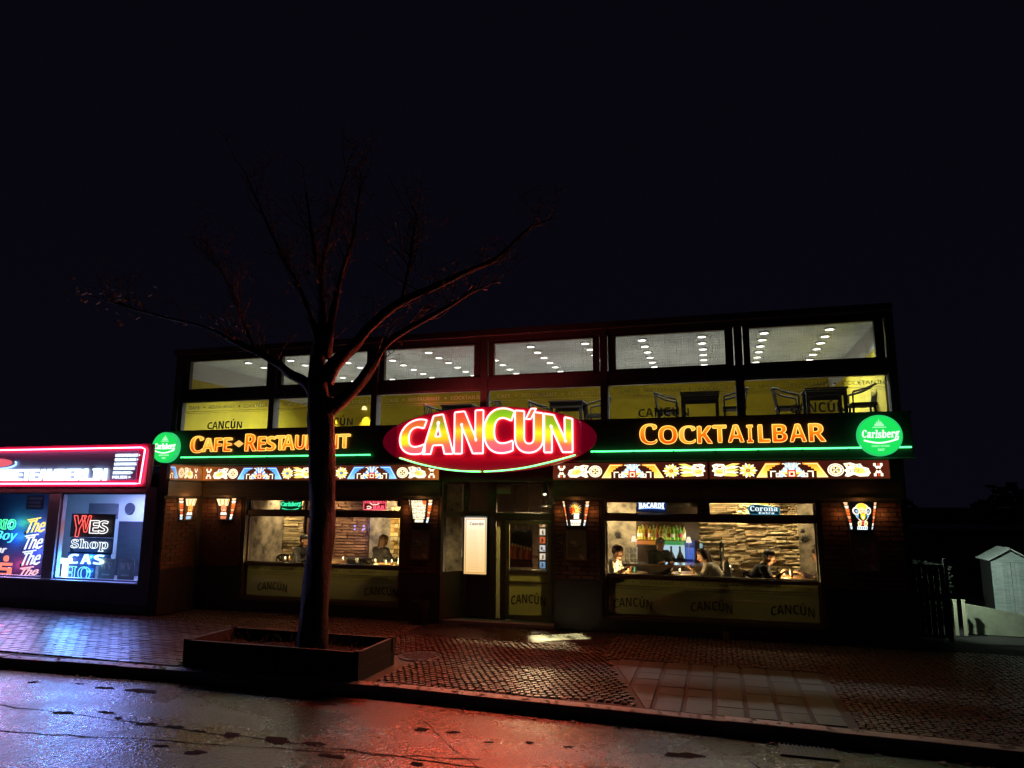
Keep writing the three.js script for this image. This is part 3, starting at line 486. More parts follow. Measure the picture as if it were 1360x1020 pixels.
// round green beer signs
function beerSign(cx, cy, z, label) {
  const s = thing('round_beer_sign', label, 'beer sign', [cx, cy, z], 'round green illuminated beer signs');
  const green = glowing([0.01, 0.72, 0.1], 1.1), white = glowing([0.85, 1, 0.88], 1.5), pale = glowing([0.4, 0.95, 0.5], 1.1);
  local('disc', new THREE.CylinderGeometry(0.315, 0.315, 0.1, 48).rotateX(PI / 2), green, s);
  local('rim', lathe([[0.312, -0.055], [0.33, -0.055], [0.33, 0.06], [0.312, 0.06]], 0, 0, 0, 48).rotateX(PI / 2), glowing([0.03, 0.75, 0.2], 0.8), s);
  const zz = 0.052, sw = (X, Y, u, v) => [X, Y + 0.05 * (u - 0.5) ** 2 - 0.004];
  local('lettering', words(serif, 'Carlsberg', -0.27, 0.27, -0.075, 0.09, zz, zz + 0.012, 0.02, sw), white, s);
  const swash = []; for (let i = 0; i <= 20; i++) { const u = i / 20; swash.push(V(-0.24 + 0.5 * u, -0.075 - 0.045 * Math.sin(u * PI * 1.1), zz + 0.006)); }
  local('swash', tube(swash, 0.013), white, s);
  const crown = new THREE.Shape([[-0.07, 0.15], [0.07, 0.15], [0.06, 0.19], [0.045, 0.185], [0.03, 0.23], [0.012, 0.2], [0, 0.27], [-0.012, 0.2], [-0.03, 0.23], [-0.045, 0.185], [-0.06, 0.19]].map((p) => new THREE.Vector2(...p)));
  local('crown', [new THREE.ExtrudeGeometry(crown, { depth: 0.01, bevelEnabled: false }).translate(0, 0, zz), bx(-0.1, 0.1, 0.125, 0.137, zz, zz + 0.01)], pale, s);
  local('small_lettering', [words(regular, 'DANISH PILSNER', -0.13, 0.13, -0.185, -0.155, zz, zz + 0.008), words(bold, '1847', -0.05, 0.05, -0.25, -0.21, zz, zz + 0.008)], pale, s);
  local('bracket', bx(-0.03, 0.03, -0.2, 0.2, -0.12, -0.05), M.iron, s);
  areaLight(new THREE.Color(0.03, 1, 0.15), 1.4, 0.5, 0.5, [cx, cy, z + 0.09], [cx, cy - 1, z + 4]);
}
beerSign(-11.44, 3.36, -12.38, 'round green beer sign with white script beside the first letter of the cafe lettering');
beerSign(2.57, 3.33, -12.38, 'round green beer sign with white script at the right end of the fascia');

// ---------------------------------------------------------------- printed light boxes of the frieze
function motif(x, pal) {
  const poly = (c, ...p) => { x.fillStyle = c; x.beginPath(); p.forEach(([a, b], i) => (i ? x.lineTo(a, b) : x.moveTo(a, b))); x.closePath(); x.fill(); };
  const disc = (c, a, b, r) => { x.fillStyle = c; x.beginPath(); x.arc(a, b, r, 0, 2 * PI); x.fill(); };
  const bar = (c, a, b, w, h) => { x.fillStyle = c; x.fillRect(a, b, w, h); };
  const line = (c, w, ...p) => { x.strokeStyle = c; x.lineWidth = w; x.beginPath(); p.forEach(([a, b], i) => (i ? x.lineTo(a, b) : x.moveTo(a, b))); x.stroke(); };
  const K = pal.dark, W = pal.pale, Y = pal.yellow;
  // a plumed head in profile
  for (let i = 0; i < 5; i++) poly(i % 2 ? W : Y, [84, 36 + i * 12], [140, 12 + i * 18], [186 - i * 3, 14 + i * 22], [150, 30 + i * 20], [84, 58 + i * 12]);
  poly(W, [14, 26], [40, 14], [88, 18], [104, 48], [96, 92], [70, 110], [26, 104], [30, 78], [12, 70], [24, 52]);
  poly(Y, [34, 58], [84, 56], [80, 92], [40, 94]); poly(K, [24, 36], [46, 32], [42, 42]); poly('#a01818', [50, 38], [72, 34], [70, 48], [52, 50]); line(K, 4, [32, 68], [54, 70]); line(K, 3, [40, 82], [74, 80]); line(K, 3, [60, 20], [92, 50], [88, 90]);
  for (let i = 0; i < 4; i++) line(K, 2.5, [100, 48 + i * 13], [158, 38 + i * 18]);
  // a sun
  for (let i = 0; i < 14; i++) { const a = i / 14 * 2 * PI, r = i % 2 ? 52 : 58, q = 0.26; poly(i % 2 ? Y : W, [230 + 16 * Math.cos(a - 0.3), 66 + 16 * Math.sin(a - 0.3)], [230 + 40 * Math.cos(a - q), 66 + 40 * Math.sin(a - q)], [230 + r * Math.cos(a), 66 + r * Math.sin(a)], [230 + 40 * Math.cos(a + q), 66 + 40 * Math.sin(a + q)], [230 + 16 * Math.cos(a + 0.3), 66 + 16 * Math.sin(a + 0.3)]); } for (let i = 0; i < 14; i++) { const a = (i + 0.5) / 14 * 2 * PI; line(K, 2, [230 + 20 * Math.cos(a), 66 + 20 * Math.sin(a)], [230 + 42 * Math.cos(a), 66 + 42 * Math.sin(a)]); }
  disc(Y, 230, 66, 22); disc(K, 230, 66, 13); disc(pal.wing1, 230, 66, 9);
  // stepped wings either side of a feathered figure
  for (const s of [-1, 1]) {
    const X = (d) => 484 + s * d;
    x.save(); const g = x.createLinearGradient(0, 10, 0, 118); g.addColorStop(0, pal.wing1); g.addColorStop(0.55, pal.wing2); g.addColorStop(1, pal.wing3); x.fillStyle = g;
    x.beginPath(); [[206, 118], [150, 12], [62, 12], [66, 24], [94, 30], [96, 40], [112, 40], [112, 54], [128, 54], [128, 70], [142, 70], [142, 118]].forEach(([d, y], i) => (i ? x.lineTo(X(d), y) : x.moveTo(X(d), y))); x.closePath(); x.fill(); x.restore();
    line(pal.edge, 4, [X(196), 112], [X(146), 20], [X(76), 20]);
    // white square spiral
    const q = W; for (const [a, b, w, h] of [[124, 70, 34, 8], [124, 70, 8, 46], [92, 108, 40, 8], [92, 86, 8, 30], [92, 86, 20, 7]]) bar(q, Math.min(X(a), X(a - w)), b, w, h);
    for (let i = 0; i < 4; i++) poly([pal.blue, W, pal.blue, Y][i], [X(16), 84], [X(30 + i * 12), 30 + i * 14], [X(40 + i * 11), 40 + i * 15], [X(20), 98]);
    poly(pal.pale, [X(26), 112], [X(70), 66], [X(78), 112]); poly(pal.blue, [X(40), 112], [X(66), 82], [X(68), 112]);
    line(W, 6, [X(10), 60], [X(42), 18], [X(54), 20]);
  }
  for (let i = -2; i <= 2; i++) poly(i % 2 ? W : pal.blue, [484 + i * 6 - 4, 64], [484 + i * 15 - 6, 12], [484 + i * 15 + 6, 12], [484 + i * 6 + 4, 64]);
  bar(pal.red, 458, 64, 52, 50); bar(W, 468, 76, 32, 34); bar(pal.red, 474, 82, 20, 22); bar(K, 480, 88, 8, 16);
  // medallion
  disc(W, 733, 66, 46); disc(K, 733, 66, 39); disc(W, 733, 66, 35); disc(Y, 733, 66, 26); disc(K, 733, 66, 21); disc(W, 733, 66, 18); bar(K, 729, 44, 8, 44); bar(K, 711, 62, 44, 8); disc(Y, 733, 66, 6);
  // crouching beast with curls
  poly(W, [776, 20], [816, 14], [846, 26], [872, 22], [884, 44], [914, 56], [924, 88], [908, 112], [860, 114], [832, 100], [800, 116], [780, 110], [792, 84], [776, 70], [794, 56]);
  poly(Y, [838, 48], [880, 52], [900, 84], [862, 96], [834, 82]); for (let i = 0; i < 9; i++) { const a = 786 + (i * 53) % 128, b = 28 + (i * 37) % 72; line(K, 3, [a, b], [a + 16, b - 5], [a + 22, b + 10], [a + 8, b + 14]); } disc(pal.blue, 862, 40, 9); disc(pal.red, 806, 34, 6);
  // crossed tooth sign
  for (const [a, b] of [[940, 20], [976, 20], [940, 92], [976, 92]]) bar(W, a, b, 14, 20); poly(W, [946, 40], [986, 40], [974, 64], [986, 90], [946, 90], [958, 64]); bar(pal.red, 962, 20, 8, 20); bar(pal.red, 962, 92, 8, 20); disc(K, 966, 65, 9);
}
const warmPal = { bg: '#30100a', bg2: '#44160b', dark: '#2a0a06', pale: '#fff0cc', yellow: '#ffd560', wing1: '#e8851e', wing2: '#ffb53a', wing3: '#ffe08a', edge: '#ffe9a8', blue: '#9cc4e4', red: '#c84020' };
const bluePal = { bg: '#3e190c', bg2: '#8a4816', dark: '#331006', pale: '#ffeccb', yellow: '#ffcf66', wing1: '#3f86e0', wing2: '#5aa0f0', wing3: '#86bff4', edge: '#cfe4ff', blue: '#5a9ae4', red: '#b02418' };
function friezeMap(pal) {
  return canvasTexture(1024, 128, (x, w, h) => {
    const g = x.createLinearGradient(0, 0, w, 0); g.addColorStop(0, pal.bg); g.addColorStop(0.7, pal.bg); g.addColorStop(1, pal.bg2); x.fillStyle = g; x.fillRect(0, 0, w, h);
    motif(x, pal);
  });
}
const friezeWarm = friezeMap(warmPal), friezeBlue = friezeMap(bluePal);
const flipped = (t) => { const c = t.clone(); c.wrapS = THREE.RepeatWrapping; c.repeat.x = -1; c.offset.x = 1; c.needsUpdate = true; return c; };
function frieze(x0, x1, map, label, k = 1.5) {
  const s = thing('frieze_light_box', label, 'light box', [(x0 + x1) / 2, 2.62, -12.6], 'printed light boxes of the frieze');
  part('box', [bx(x0, x1, 2.625, 2.65, -12.62, -12.51), bx(x0, x1, 2.942, 2.962, -12.62, -12.47), bx(x0, x0 + 0.012, 2.65, 2.942, -12.62, -12.51), bx(x1 - 0.012, x1, 2.65, 2.942, -12.62, -12.51)], M.frameWarm, s);
  part('printed_face', pane(x0 + 0.012, x1 - 0.012, 2.65, 2.942, -12.53), glowing([1, 1, 1], k, { emissiveMap: map }), s);
  areaLight(new THREE.Color(1, 0.55, 0.24), 0.5, x1 - x0, 0.28, [(x0 + x1) / 2, 2.8, -12.5], [(x0 + x1) / 2, 1.2, -10.5]);
}
frieze(XL + 0.02, -7.86, flipped(friezeBlue), 'long printed light box with blue stepped wings at the left end behind the tree', 1.8);
frieze(-7.85, -5.1, friezeBlue, 'long printed light box with blue stepped wings ending at the entrance', 1.8);
frieze(-2.87, -0.11, flipped(friezeWarm), 'long printed light box with orange stepped wings next to the entrance', 1.9);
frieze(-0.1, 2.72, friezeWarm, 'long printed light box with orange stepped wings under the right round sign', 1.9);

// wing wall at the left: faces the entrance side, carries a short light box
const wing = thing('wing_wall', 'brick side wall projecting forward between the restaurant and the neon shop', 'wall', [-10.7, 0, -12]);
part('core', bx(-10.78, -10.615, 0, 2.94, -12.5, -11.55), M.mortar, wing);
part('plinth', bx(-10.615, -10.575, 0.01, 0.87, -12.5, -11.55), M.plinth, wing);
part('beam', [bx(-10.615, -10.54, 2.325, 2.61, -12.54, -11.55), bx(-10.78, -10.53, 2.94, 2.96, -12.49, -11.5)], M.frameWarm, wing);
brickwork(wing, 11.56, 12.48, 0.88, 2.32, -10.603, true, 'z');
{
  const s = thing('frieze_light_box', 'short printed light box with orange ground on the projecting side wall', 'light box', [-10.55, 2.62, -12.03], 'printed light boxes of the frieze', PI / 2);
  local('box', [bx(-0.47, 0.47, 0.005, 0.03, -0.05, 0.02), bx(-0.47, 0.47, 0.32, 0.34, -0.05, 0.05)], M.frameWarm, s);
  const m = canvasTexture(512, 128, (x, w, h) => { x.fillStyle = '#7a3c12'; x.fillRect(0, 0, w, h); x.save(); x.translate(-560, 0); motif(x, bluePal); x.restore(); });
  local('printed_face', pane(-0.46, 0.46, 0.03, 0.32, 0.005), glowing([1, 0.9, 0.75], 1.4, { emissiveMap: m }), s);
}

// ---------------------------------------------------------------- wall lanterns with printed glowing faces
function lanternMap(kind) {
  return canvasTexture(256, 256, (x, w, h) => {
    x.fillStyle = ['#3a1606', '#2a0c06', '#140806', '#160806', '#050506'][kind]; x.fillRect(0, 0, w, h);
    const disc = (c, a, b, r) => { x.fillStyle = c; x.beginPath(); x.arc(a, b, r, 0, 2 * PI); x.fill(); };
    const poly = (c, ...p) => { x.fillStyle = c; x.beginPath(); p.forEach(([a, b], i) => (i ? x.lineTo(a, b) : x.moveTo(a, b))); x.closePath(); x.fill(); };
    if (kind === 4) {                                              // round masked figure with white curls
      disc('#fff4dc', 128, 96, 86); disc('#101014', 128, 98, 78); poly('#ffc83a', [60, 62], [90, 20], [128, 8], [166, 20], [196, 62], [170, 72], [86, 72]); for (const s of [-1, 1]) { disc('#fff4e0', 128 + s * 70, 84, 36); disc('#20283a', 128 + s * 66, 84, 24); disc('#8fb4d8', 128 + s * 62, 86, 13); poly('#5aa0d0', [128 + s * 84, 112], [128 + s * 44, 118], [128 + s * 62, 156]); }
      disc('#f4c8a0', 128, 86, 38); poly('#fff0d0', [96, 70], [122, 74], [96, 84]); poly('#fff0d0', [160, 70], [134, 74], [160, 84]); poly('#7a2010', [104, 76], [118, 76], [118, 84], [104, 84]); poly('#7a2010', [138, 76], [152, 76], [152, 84], [138, 84]); poly('#c84a20', [108, 98], [148, 98], [140, 108], [116, 108]);
      disc('#ffd030', 128, 134, 30); disc('#fff0c0', 128, 142, 16); for (const s of [-1, 1]) { disc('#ffd9a8', 128 + s * 46, 200, 28); disc('#c88a50', 128 + s * 46, 202, 12); } poly('#c04030', [116, 166], [140, 166], [140, 214], [116, 214]);
      x.fillStyle = '#dff0ff'; x.fillRect(52, 224, 152, 30); x.fillStyle = '#20283a'; for (let i = 0; i < 5; i++) x.fillRect(64 + i * 28, 232, 16, 14);
    } else if (kind === 3) {                                       // rayed orange face over a white base
      for (let i = 0; i < 18; i++) { const a = i / 18 * 2 * PI; poly(i % 3 ? '#ffe9b0' : '#ffb040', [128 + 30 * Math.cos(a - 0.2), 92 + 30 * Math.sin(a - 0.2)], [128 + 98 * Math.cos(a), 92 + 88 * Math.sin(a)], [128 + 30 * Math.cos(a + 0.2), 92 + 30 * Math.sin(a + 0.2)]); }
      disc('#ff9a30', 118, 88, 50); disc('#e85a1c', 104, 86, 24); poly('#a81c10', [56, 70], [84, 66], [80, 130], [50, 128]); poly('#ffe070', [110, 40], [150, 54], [156, 110], [120, 116]); disc('#3a1006', 132, 78, 8); poly('#fffbe8', [94, 128], [170, 126], [184, 180], [84, 184]); poly('#fff6e0', [30, 196], [226, 190], [214, 250], [46, 252]); x.strokeStyle = '#1c0a06'; x.lineWidth = 7; for (let i = 0; i < 4; i++) { x.beginPath(); x.arc(64 + i * 44, 222, 13, 0, 4.6); x.stroke(); }
    } else if (kind === 2) {                                       // pale mosaic of glyphs
      x.fillStyle = '#fff2cf'; x.fillRect(16, 10, 224, 200); x.fillRect(40, 218, 176, 30); x.strokeStyle = '#2c1406'; x.lineWidth = 6;
      for (let j = 0; j < 5; j++) for (let i = 0; i < 6; i++) { const a = 34 + i * 38, b = 28 + j * 40; x.beginPath(); const r = (i * 7 + j * 5) % 4; if (r === 0) x.arc(a, b, 12, 0, 5); else if (r === 1) { x.moveTo(a - 14, b - 10); x.lineTo(a + 12, b - 8); x.lineTo(a + 6, b + 14); } else if (r === 2) x.strokeRect(a - 11, b - 10, 22, 20); else { x.moveTo(a - 12, b + 10); x.lineTo(a, b - 14); x.lineTo(a + 14, b + 10); x.closePath(); } x.stroke(); }
      poly('#d85a28', [180, 10], [240, 10], [236, 60], [190, 50]);
    } else {                                                       // moustached face under a plumed hat
      poly('#ffe0a0', [14, 10], [242, 10], [214, 92], [42, 92]); for (let i = 0; i < 6; i++) poly(i % 2 ? '#b87a30' : '#fff0c8', [30 + i * 36, 16], [54 + i * 36, 16], [62 + i * 26, 88], [50 + i * 26, 88]);
      disc(kind ? '#f08a60' : '#ff9a40', 128, 132, 56); disc('#7a2410', 104, 120, 9); disc('#7a2410', 152, 120, 9); disc('#ffb890', 128, 142, 15); poly('#fff4ea', [64, 170], [192, 170], [206, 200], [50, 200]); poly('#2a0c06', [88, 158], [168, 158], [150, 172], [106, 172]); poly(kind ? '#c07050' : '#8fb0d0', [52, 212], [204, 212], [196, 250], [60, 250]);
    }
  });
}
const stripMap = canvasTexture(64, 256, (x, w, h) => { x.fillStyle = '#0a0706'; x.fillRect(0, 0, w, h); const c = ['#f0c090', '#fff0d8', '#e8682a', '#e05018', '#e8a070', '#c04a28', '#fff4e4', '#bcd8f0']; c.forEach((k, i) => { x.fillStyle = k; x.beginPath(); x.moveTo(14, i * 32 + 3); x.lineTo(w - 12, i * 32 + 3); x.lineTo(w - 20, i * 32 + 29); x.lineTo(20, i * 32 + 29); x.fill(); }); });
function lantern(pos, turn, kind, label, sideK = 1.6) {
  const s = thing('wall_lantern', label, 'wall lantern', pos, 'tapered wall lanterns on the brick piers', turn);
  const wt = 0.265, wb = 0.175, ft = 0.18, fb = 0.125, dt = 0.13, db = 0.085, h = 0.44;
  const quad = (a, b, c, d) => { const g = new THREE.BufferGeometry(); g.setAttribute('position', new THREE.Float32BufferAttribute([...a, ...b, ...c, ...a, ...c, ...d], 3)); g.setAttribute('uv', new THREE.Float32BufferAttribute([0, 0, 1, 0, 1, 1, 0, 0, 1, 1, 0, 1], 2)); g.computeVertexNormals(); return g; };
  const map = lanternMap(kind);
  local('front_face', quad([-fb, 0, db], [fb, 0, db], [ft, h, dt], [-ft, h, dt]), glowing([1, 0.95, 0.85], 1.8, { emissiveMap: map }), s);
  const side = glowing([1, 0.9, 0.8], sideK, { emissiveMap: stripMap });
  local('side_face', quad([-wb, 0, 0.004], [-fb, 0, db], [-ft, h, dt], [-wt, h, 0.004]), side, s);
  local('side_face', quad([fb, 0, db], [wb, 0, 0.004], [wt, h, 0.004], [ft, h, dt]), side, s);
  const e = [[-fb, 0, db, -ft, h, dt], [fb, 0, db, ft, h, dt], [-wb, 0, 0.004, -wt, h, 0.004], [wb, 0, 0.004, wt, h, 0.004]];
  local('frame', e.map(([a, b, c, d, f, g]) => rod(V(a, b, c), V(d, f, g), 0.011, 0.011, 5)), M.iron, s);
  local('base', [bx(-wb - 0.015, wb + 0.015, -0.03, 0, 0, db + 0.015)], M.iron, s);
  local('lid', frameGeo(-wt - 0.01, wt + 0.01, 0, dt + 0.012, 0, 0.012, 0.03).map((g) => g.rotateX(PI / 2).translate(0, h + 0.012, 0)), M.iron, s);
  const up = V(0, h + 0.05, 0.09).applyAxisAngle(V(0, 1, 0), turn).add(V(...pos));
  pointLight(new THREE.Color(1, 0.42, 0.12), 0.07, [up.x, up.y - 0.06, up.z], 3);
  for (const d of [-1, 1]) { const q = V(d * (wt + 0.04), h * 0.55, 0.07).applyAxisAngle(V(0, 1, 0), turn).add(V(...pos)); pointLight(new THREE.Color(1, 0.4, 0.1), 0.03, q.toArray(), 4); }
}
lantern([-10.55, 1.84, -12.08], PI / 2, 0, 'tapered lantern with an orange face on the projecting side wall');
lantern([-9.95, 1.84, ZW + 0.03], 0, 1, 'tapered lantern with a pink moustached face on the brick pier left of the tree', 2);
lantern([-5.5, 1.83, ZW + 0.03], 0, 2, 'tapered lantern with a pale glyph mosaic between window and entrance', 2);
lantern([-2.45, 1.82, ZW + 0.03], 0, 3, 'tapered lantern with a rayed orange face right beside the entrance');
lantern([2.24, 1.83, ZW + 0.03], 0, 4, 'tapered lantern with a round masked figure on the pier at the right end');

// framed notices on the piers
function notice(x, y0, y1, w, label) {
  const s = thing('framed_notice', label, 'notice board', [x, y0, ZW + 0.03], 'dim framed notices under the lanterns');
  local('frame', frameGeo(-w / 2, w / 2, 0, y1 - y0, -0.01, 0.025, 0.022), M.frameWarm, s);
  const m = canvasTexture(128, 192, (c, W, H) => { c.fillStyle = '#8a8068'; c.fillRect(0, 0, W, H); c.fillStyle = '#b8ac88'; for (let i = 0; i < 26; i++) { const a = (i * 47) % 96, b = (i * 83) % 168; c.fillRect(10 + a, 8 + b, 8 + (i * 13) % 26, 5 + (i * 7) % 20); } c.fillStyle = '#1c1812'; for (let i = 0; i < 9; i++) c.fillRect(14, 90 + i * 10, 60 + (i * 31) % 40, 3); });
  local('sheet', pane(-w / 2 + 0.022, w / 2 - 0.022, 0.022, y1 - y0 - 0.022, 0.004), new THREE.MeshStandardMaterial({ map: m, roughness: 0.5 }), s);
}
notice(-2.46, 1.2, 1.76, 0.42, 'dim framed notice under the rayed orange lantern beside the entrance');
notice(2.27, 1.16, 1.76, 0.42, 'dim framed notice under the round figure lantern at the right end');
notice(-5.5, 1.14, 1.72, 0.42, 'dim framed notice under the pale glyph lantern');

// lit menu board
{
  const s = thing('menu_board', 'tall lit parchment menu board beside the glazed entrance door', 'menu board', [-4.49, 0.86, -12.93]);
  const m = canvasTexture(128, 288, (c, w, h) => {
    const g = c.createLinearGradient(0, 0, 0, h); g.addColorStop(0, '#ffffff'); g.addColorStop(0.25, '#ffeccb'); g.addColorStop(1, '#e8c288'); c.fillStyle = g; c.fillRect(0, 0, w, h); c.strokeStyle = '#c69a5a'; c.lineWidth = 5; c.strokeRect(7, 7, w - 14, h - 14);  // glare at the top is painted into the glowing sheet
    c.fillStyle = '#2b221a'; c.font = 'italic bold 22px serif'; c.fillText('Cancún', 26, 38); c.fillStyle = 'rgba(90,70,50,0.2)'; for (let i = 0; i < 22; i++) c.fillRect(24, 66 + i * 9.4, 44 + (i * 37) % 36, 2.2); for (let i = 0; i < 22; i++) c.fillRect(w - 32, 66 + i * 9.4, 10, 2.2);
  });
  local('back_box', bx(-0.235, 0.235, 0, 1.08, -0.05, 0.0), M.frameWarm, s);
  local('lit_sheet', pane(-0.225, 0.225, 0.012, 1.068, 0.006), glowing([1, 0.92, 0.78], 1.25, { emissiveMap: m }), s);
  local('frame', frameGeo(-0.24, 0.24, -0.01, 1.09, 0.0, 0.02, 0.014), M.rim, s);
  local('added_picture_lamp', [rod(V(-0.2, 1.12, 0.09), V(0.2, 1.12, 0.09), 0.016), rod(V(0, 1.1, 0), V(0, 1.12, 0.09), 0.008)], M.iron, s);  // dark lamp rod added over the sheet for the light at its top
  areaLight(new THREE.Color(1, 0.9, 0.72), 3.2, 0.4, 0.03, [-4.49, 1.955, -12.84], [-4.49, 1.2, -12.93]);
  areaLight(new THREE.Color(1, 0.88, 0.68), 0.35, 0.4, 1, [-4.49, 1.4, -12.9], [-4.4, 0.6, -10]);
}
// poster hanging inside the door, small plate and lamp in the transom
{
  const m = canvasTexture(128, 160, (c, w, h) => { c.fillStyle = '#140608'; c.fillRect(0, 0, w, h); for (let i = 0; i < 7; i++) { const x = 12 + i * 17, y = 70 + (i * 29) % 26; c.fillStyle = ['#b5482a', '#c87850', '#8a2a20', '#d09060'][i % 4]; c.beginPath(); c.ellipse(x, y + 30, 13, 30, 0, 0, 7); c.fill(); c.fillStyle = '#d8a880'; c.beginPath(); c.arc(x, y - 4, 8, 0, 7); c.fill(); } c.fillStyle = '#301018'; c.fillRect(0, 128, w, 32); c.fillStyle = '#a06048'; for (let i = 0; i < 4; i++) c.fillRect(12, 134 + i * 6, 70 + (i * 29) % 30, 2); });
  const p = single('door_poster', bx(-3.82, -3.38, 1.02, 1.72, -13.034, -13.03), new THREE.MeshStandardMaterial({ map: m, roughness: 0.6 }), 'dark red poster with a crowd hung inside the entrance door glass', 'poster');
  p.material.map.repeat.set(1, 1);
  const uv = p.geometry.attributes.uv, ps = p.geometry.attributes.position; for (let i = 0; i < ps.count; i++) uv.setXY(i, (ps.getX(i) + 0.22) / 0.44, ps.getY(i) / 0.7);
  const s = thing('number_plate', 'small pale plate screwed behind the glass above the entrance door', 'plate', [-3.98, 2.38, -12.985]);
  local('plate', bx(-0.19, 0.19, 0, 0.15, -0.006, 0.004), std([0.35, 0.28, 0.2], 0.6), s); local('border', frameGeo(-0.19, 0.19, 0, 0.15, 0.004, 0.007, 0.012), M.frameWarm, s);
  // small projector that throws a patch of light on the pavement
  const q = thing('gobo_projector', 'small black projector with a bright lens under the entrance ceiling', 'projector', [-3.05, 2.42, -12.72]);
  const to = V(-2.68, 0, -12.0), at = V(-3.05, 2.36, -12.66), dir = to.clone().sub(at).normalize();
  local('bracket', bx(-0.015, 0.015, 0.0, 0.2, -0.015, 0.015), M.iron, q);
  part('body', rod(at.clone().addScaledVector(dir, -0.14), at.clone().addScaledVector(dir, -0.03), 0.05, 0.05, 14), M.black, q);
  part('lens', rod(at.clone().addScaledVector(dir, -0.028), at.clone().addScaledVector(dir, -0.012), 0.03, 0.03, 14), glowing([1, 0.95, 0.6], 3), q);
  // the slit mask in front of the lens
  const side = V(0, 1, 0).cross(dir).normalize(), upv = dir.clone().cross(side).normalize(), mk = at.clone().addScaledVector(dir, 0.2);
  const plate = (u0, u1, v0, v1) => { const g = new THREE.BoxGeometry(u1 - u0, v1 - v0, 0.004).translate((u0 + u1) / 2, (v0 + v1) / 2, 0); g.applyMatrix4(new THREE.Matrix4().makeBasis(side, upv, dir).setPosition(mk)); return g; };
  part('mask', [plate(-0.1, 0.1, 0.018, 0.08), plate(-0.1, 0.1, -0.08, -0.018), plate(-0.1, -0.036, -0.018, 0.018), plate(0.036, 0.1, -0.018, 0.018), plate(-0.012, -0.006, -0.018, 0.004), plate(0.012, 0.017, -0.006, 0.018)], M.black, q);
  part('mask_arm', [rod(at, mk.clone().addScaledVector(upv, 0.05), 0.006)], M.iron, q);
  spotLight(new THREE.Color(1, 0.92, 0.42), 1300, at.clone().addScaledVector(dir, 0.01).toArray(), to.toArray(), 0.32, 0.2, 0.25);
}

// ---------------------------------------------------------------- neon signs hung in the transoms
function textSign(name, label, pos, build, light) {
  const s = thing(name, label, 'neon sign', pos, undefined); build(s);
  if (light) areaLight(new THREE.Color(...light[0]), light[1], light[2], light[3], [pos[0], pos[1] + 0.08, pos[2] + 0.03], [pos[0], pos[1] - 0.6, pos[2] + 3]);
  return s;
}
const wireUp = (s, w) => local('hanging_wire', [rod(V(-w, 0.15, 0), V(-w, 0.45, 0), 0.003), rod(V(w, 0.15, 0), V(w, 0.45, 0), 0.003)], M.iron, s);
textSign('script_neon_sign', 'green script neon sign in the transom of the window beside the tree', [-8.62, 2.06, -12.92], (s) => {
  const g = glowing([0.05, 0.95, 0.45], 1.4); local('lettering', words(serif, 'Carlsberg', -0.24, 0.24, 0.03, 0.15, 0, 0.012, 0.02, (X, Y, u) => [X, Y + 0.05 * (u - 0.4) ** 2]), g, s);
  const p = []; for (let i = 0; i <= 16; i++) p.push(V(-0.2 + 0.4 * i / 16, 0.015 - 0.03 * Math.sin(i / 16 * PI), 0.006)); local('swash', tube(p, 0.008), g, s);
  local('backing', bx(-0.26, 0.26, -0.02, 0.17, -0.02, -0.012), std([0.01, 0.04, 0.02], 0.5), s); wireUp(s, 0.2);
}, [[0.1, 1, 0.5], 0.8, 0.45, 0.15]);
textSign('red_neon_sign', 'pink red framed neon sign in the transom next to the pale glyph lantern', [-6.66, 2.06, -12.92], (s) => {
  const g = glowing([1, 0.1, 0.16], 1.7), w = glowing([1, 0.75, 0.6], 1.6);
  local('backing', bx(-0.25, 0.25, 0, 0.2, -0.02, -0.012), std([0.25, 0.01, 0.03], 0.5), s);
  local('lettering', [words(bold, 'COCKTAILS', -0.22, 0.22, 0.13, 0.185, 0, 0.01), words(bold, 'BAR', -0.03, 0.22, 0.015, 0.09, 0, 0.01)], g, s);
  local('moustache', [tube([V(-0.1, 0.135, 0.012), V(-0.04, 0.1, 0.012), V(0, 0.112, 0.012), V(0.05, 0.1, 0.012), V(0.1, 0.135, 0.012)], 0.009), tube([V(-0.17, 0.06, 0.01), V(-0.12, 0.075, 0.01), V(-0.07, 0.05, 0.01), V(-0.12, 0.02, 0.01), V(-0.17, 0.03, 0.01)], 0.01)], w, s);
  local('neon_frame', ring([[-0.245, 0.005], [0.245, 0.005], [0.245, 0.2], [-0.245, 0.2]], 0.005, 0.007, 0.04), g, s); wireUp(s, 0.2);
}, [[1, 0.1, 0.15], 1, 0.45, 0.18]);
textSign('white_neon_sign', 'white and blue arched neon sign in the transom above the bar window', [-1.13, 2.1, -12.92], (s) => {
  local('backing', bx(-0.27, 0.27, -0.03, 0.16, -0.02, -0.012), std([0.03, 0.06, 0.2], 0.5), s);
  const arch = (X, Y, u) => [X, Y + 0.02 - 0.06 * (u - 0.5) ** 2];
  local('lettering', words(bold, 'BACARDI', -0.22, 0.22, 0.03, 0.12, 0, 0.012, 0, arch), glowing([0.75, 0.85, 1], 3), s);
  local('neon_frame', [0.022, 0.128].map((y) => { const p = []; for (let i = 0; i <= 12; i++) { const u = i / 12; p.push(V(-0.235 + 0.47 * u, y + 0.02 - 0.06 * (u - 0.5) ** 2, 0.006)); } return tube(p, 0.006); }), glowing([0.3, 0.5, 1], 2.6), s); wireUp(s, 0.2);
}, [[0.4, 0.55, 1], 3, 0.45, 0.14]);
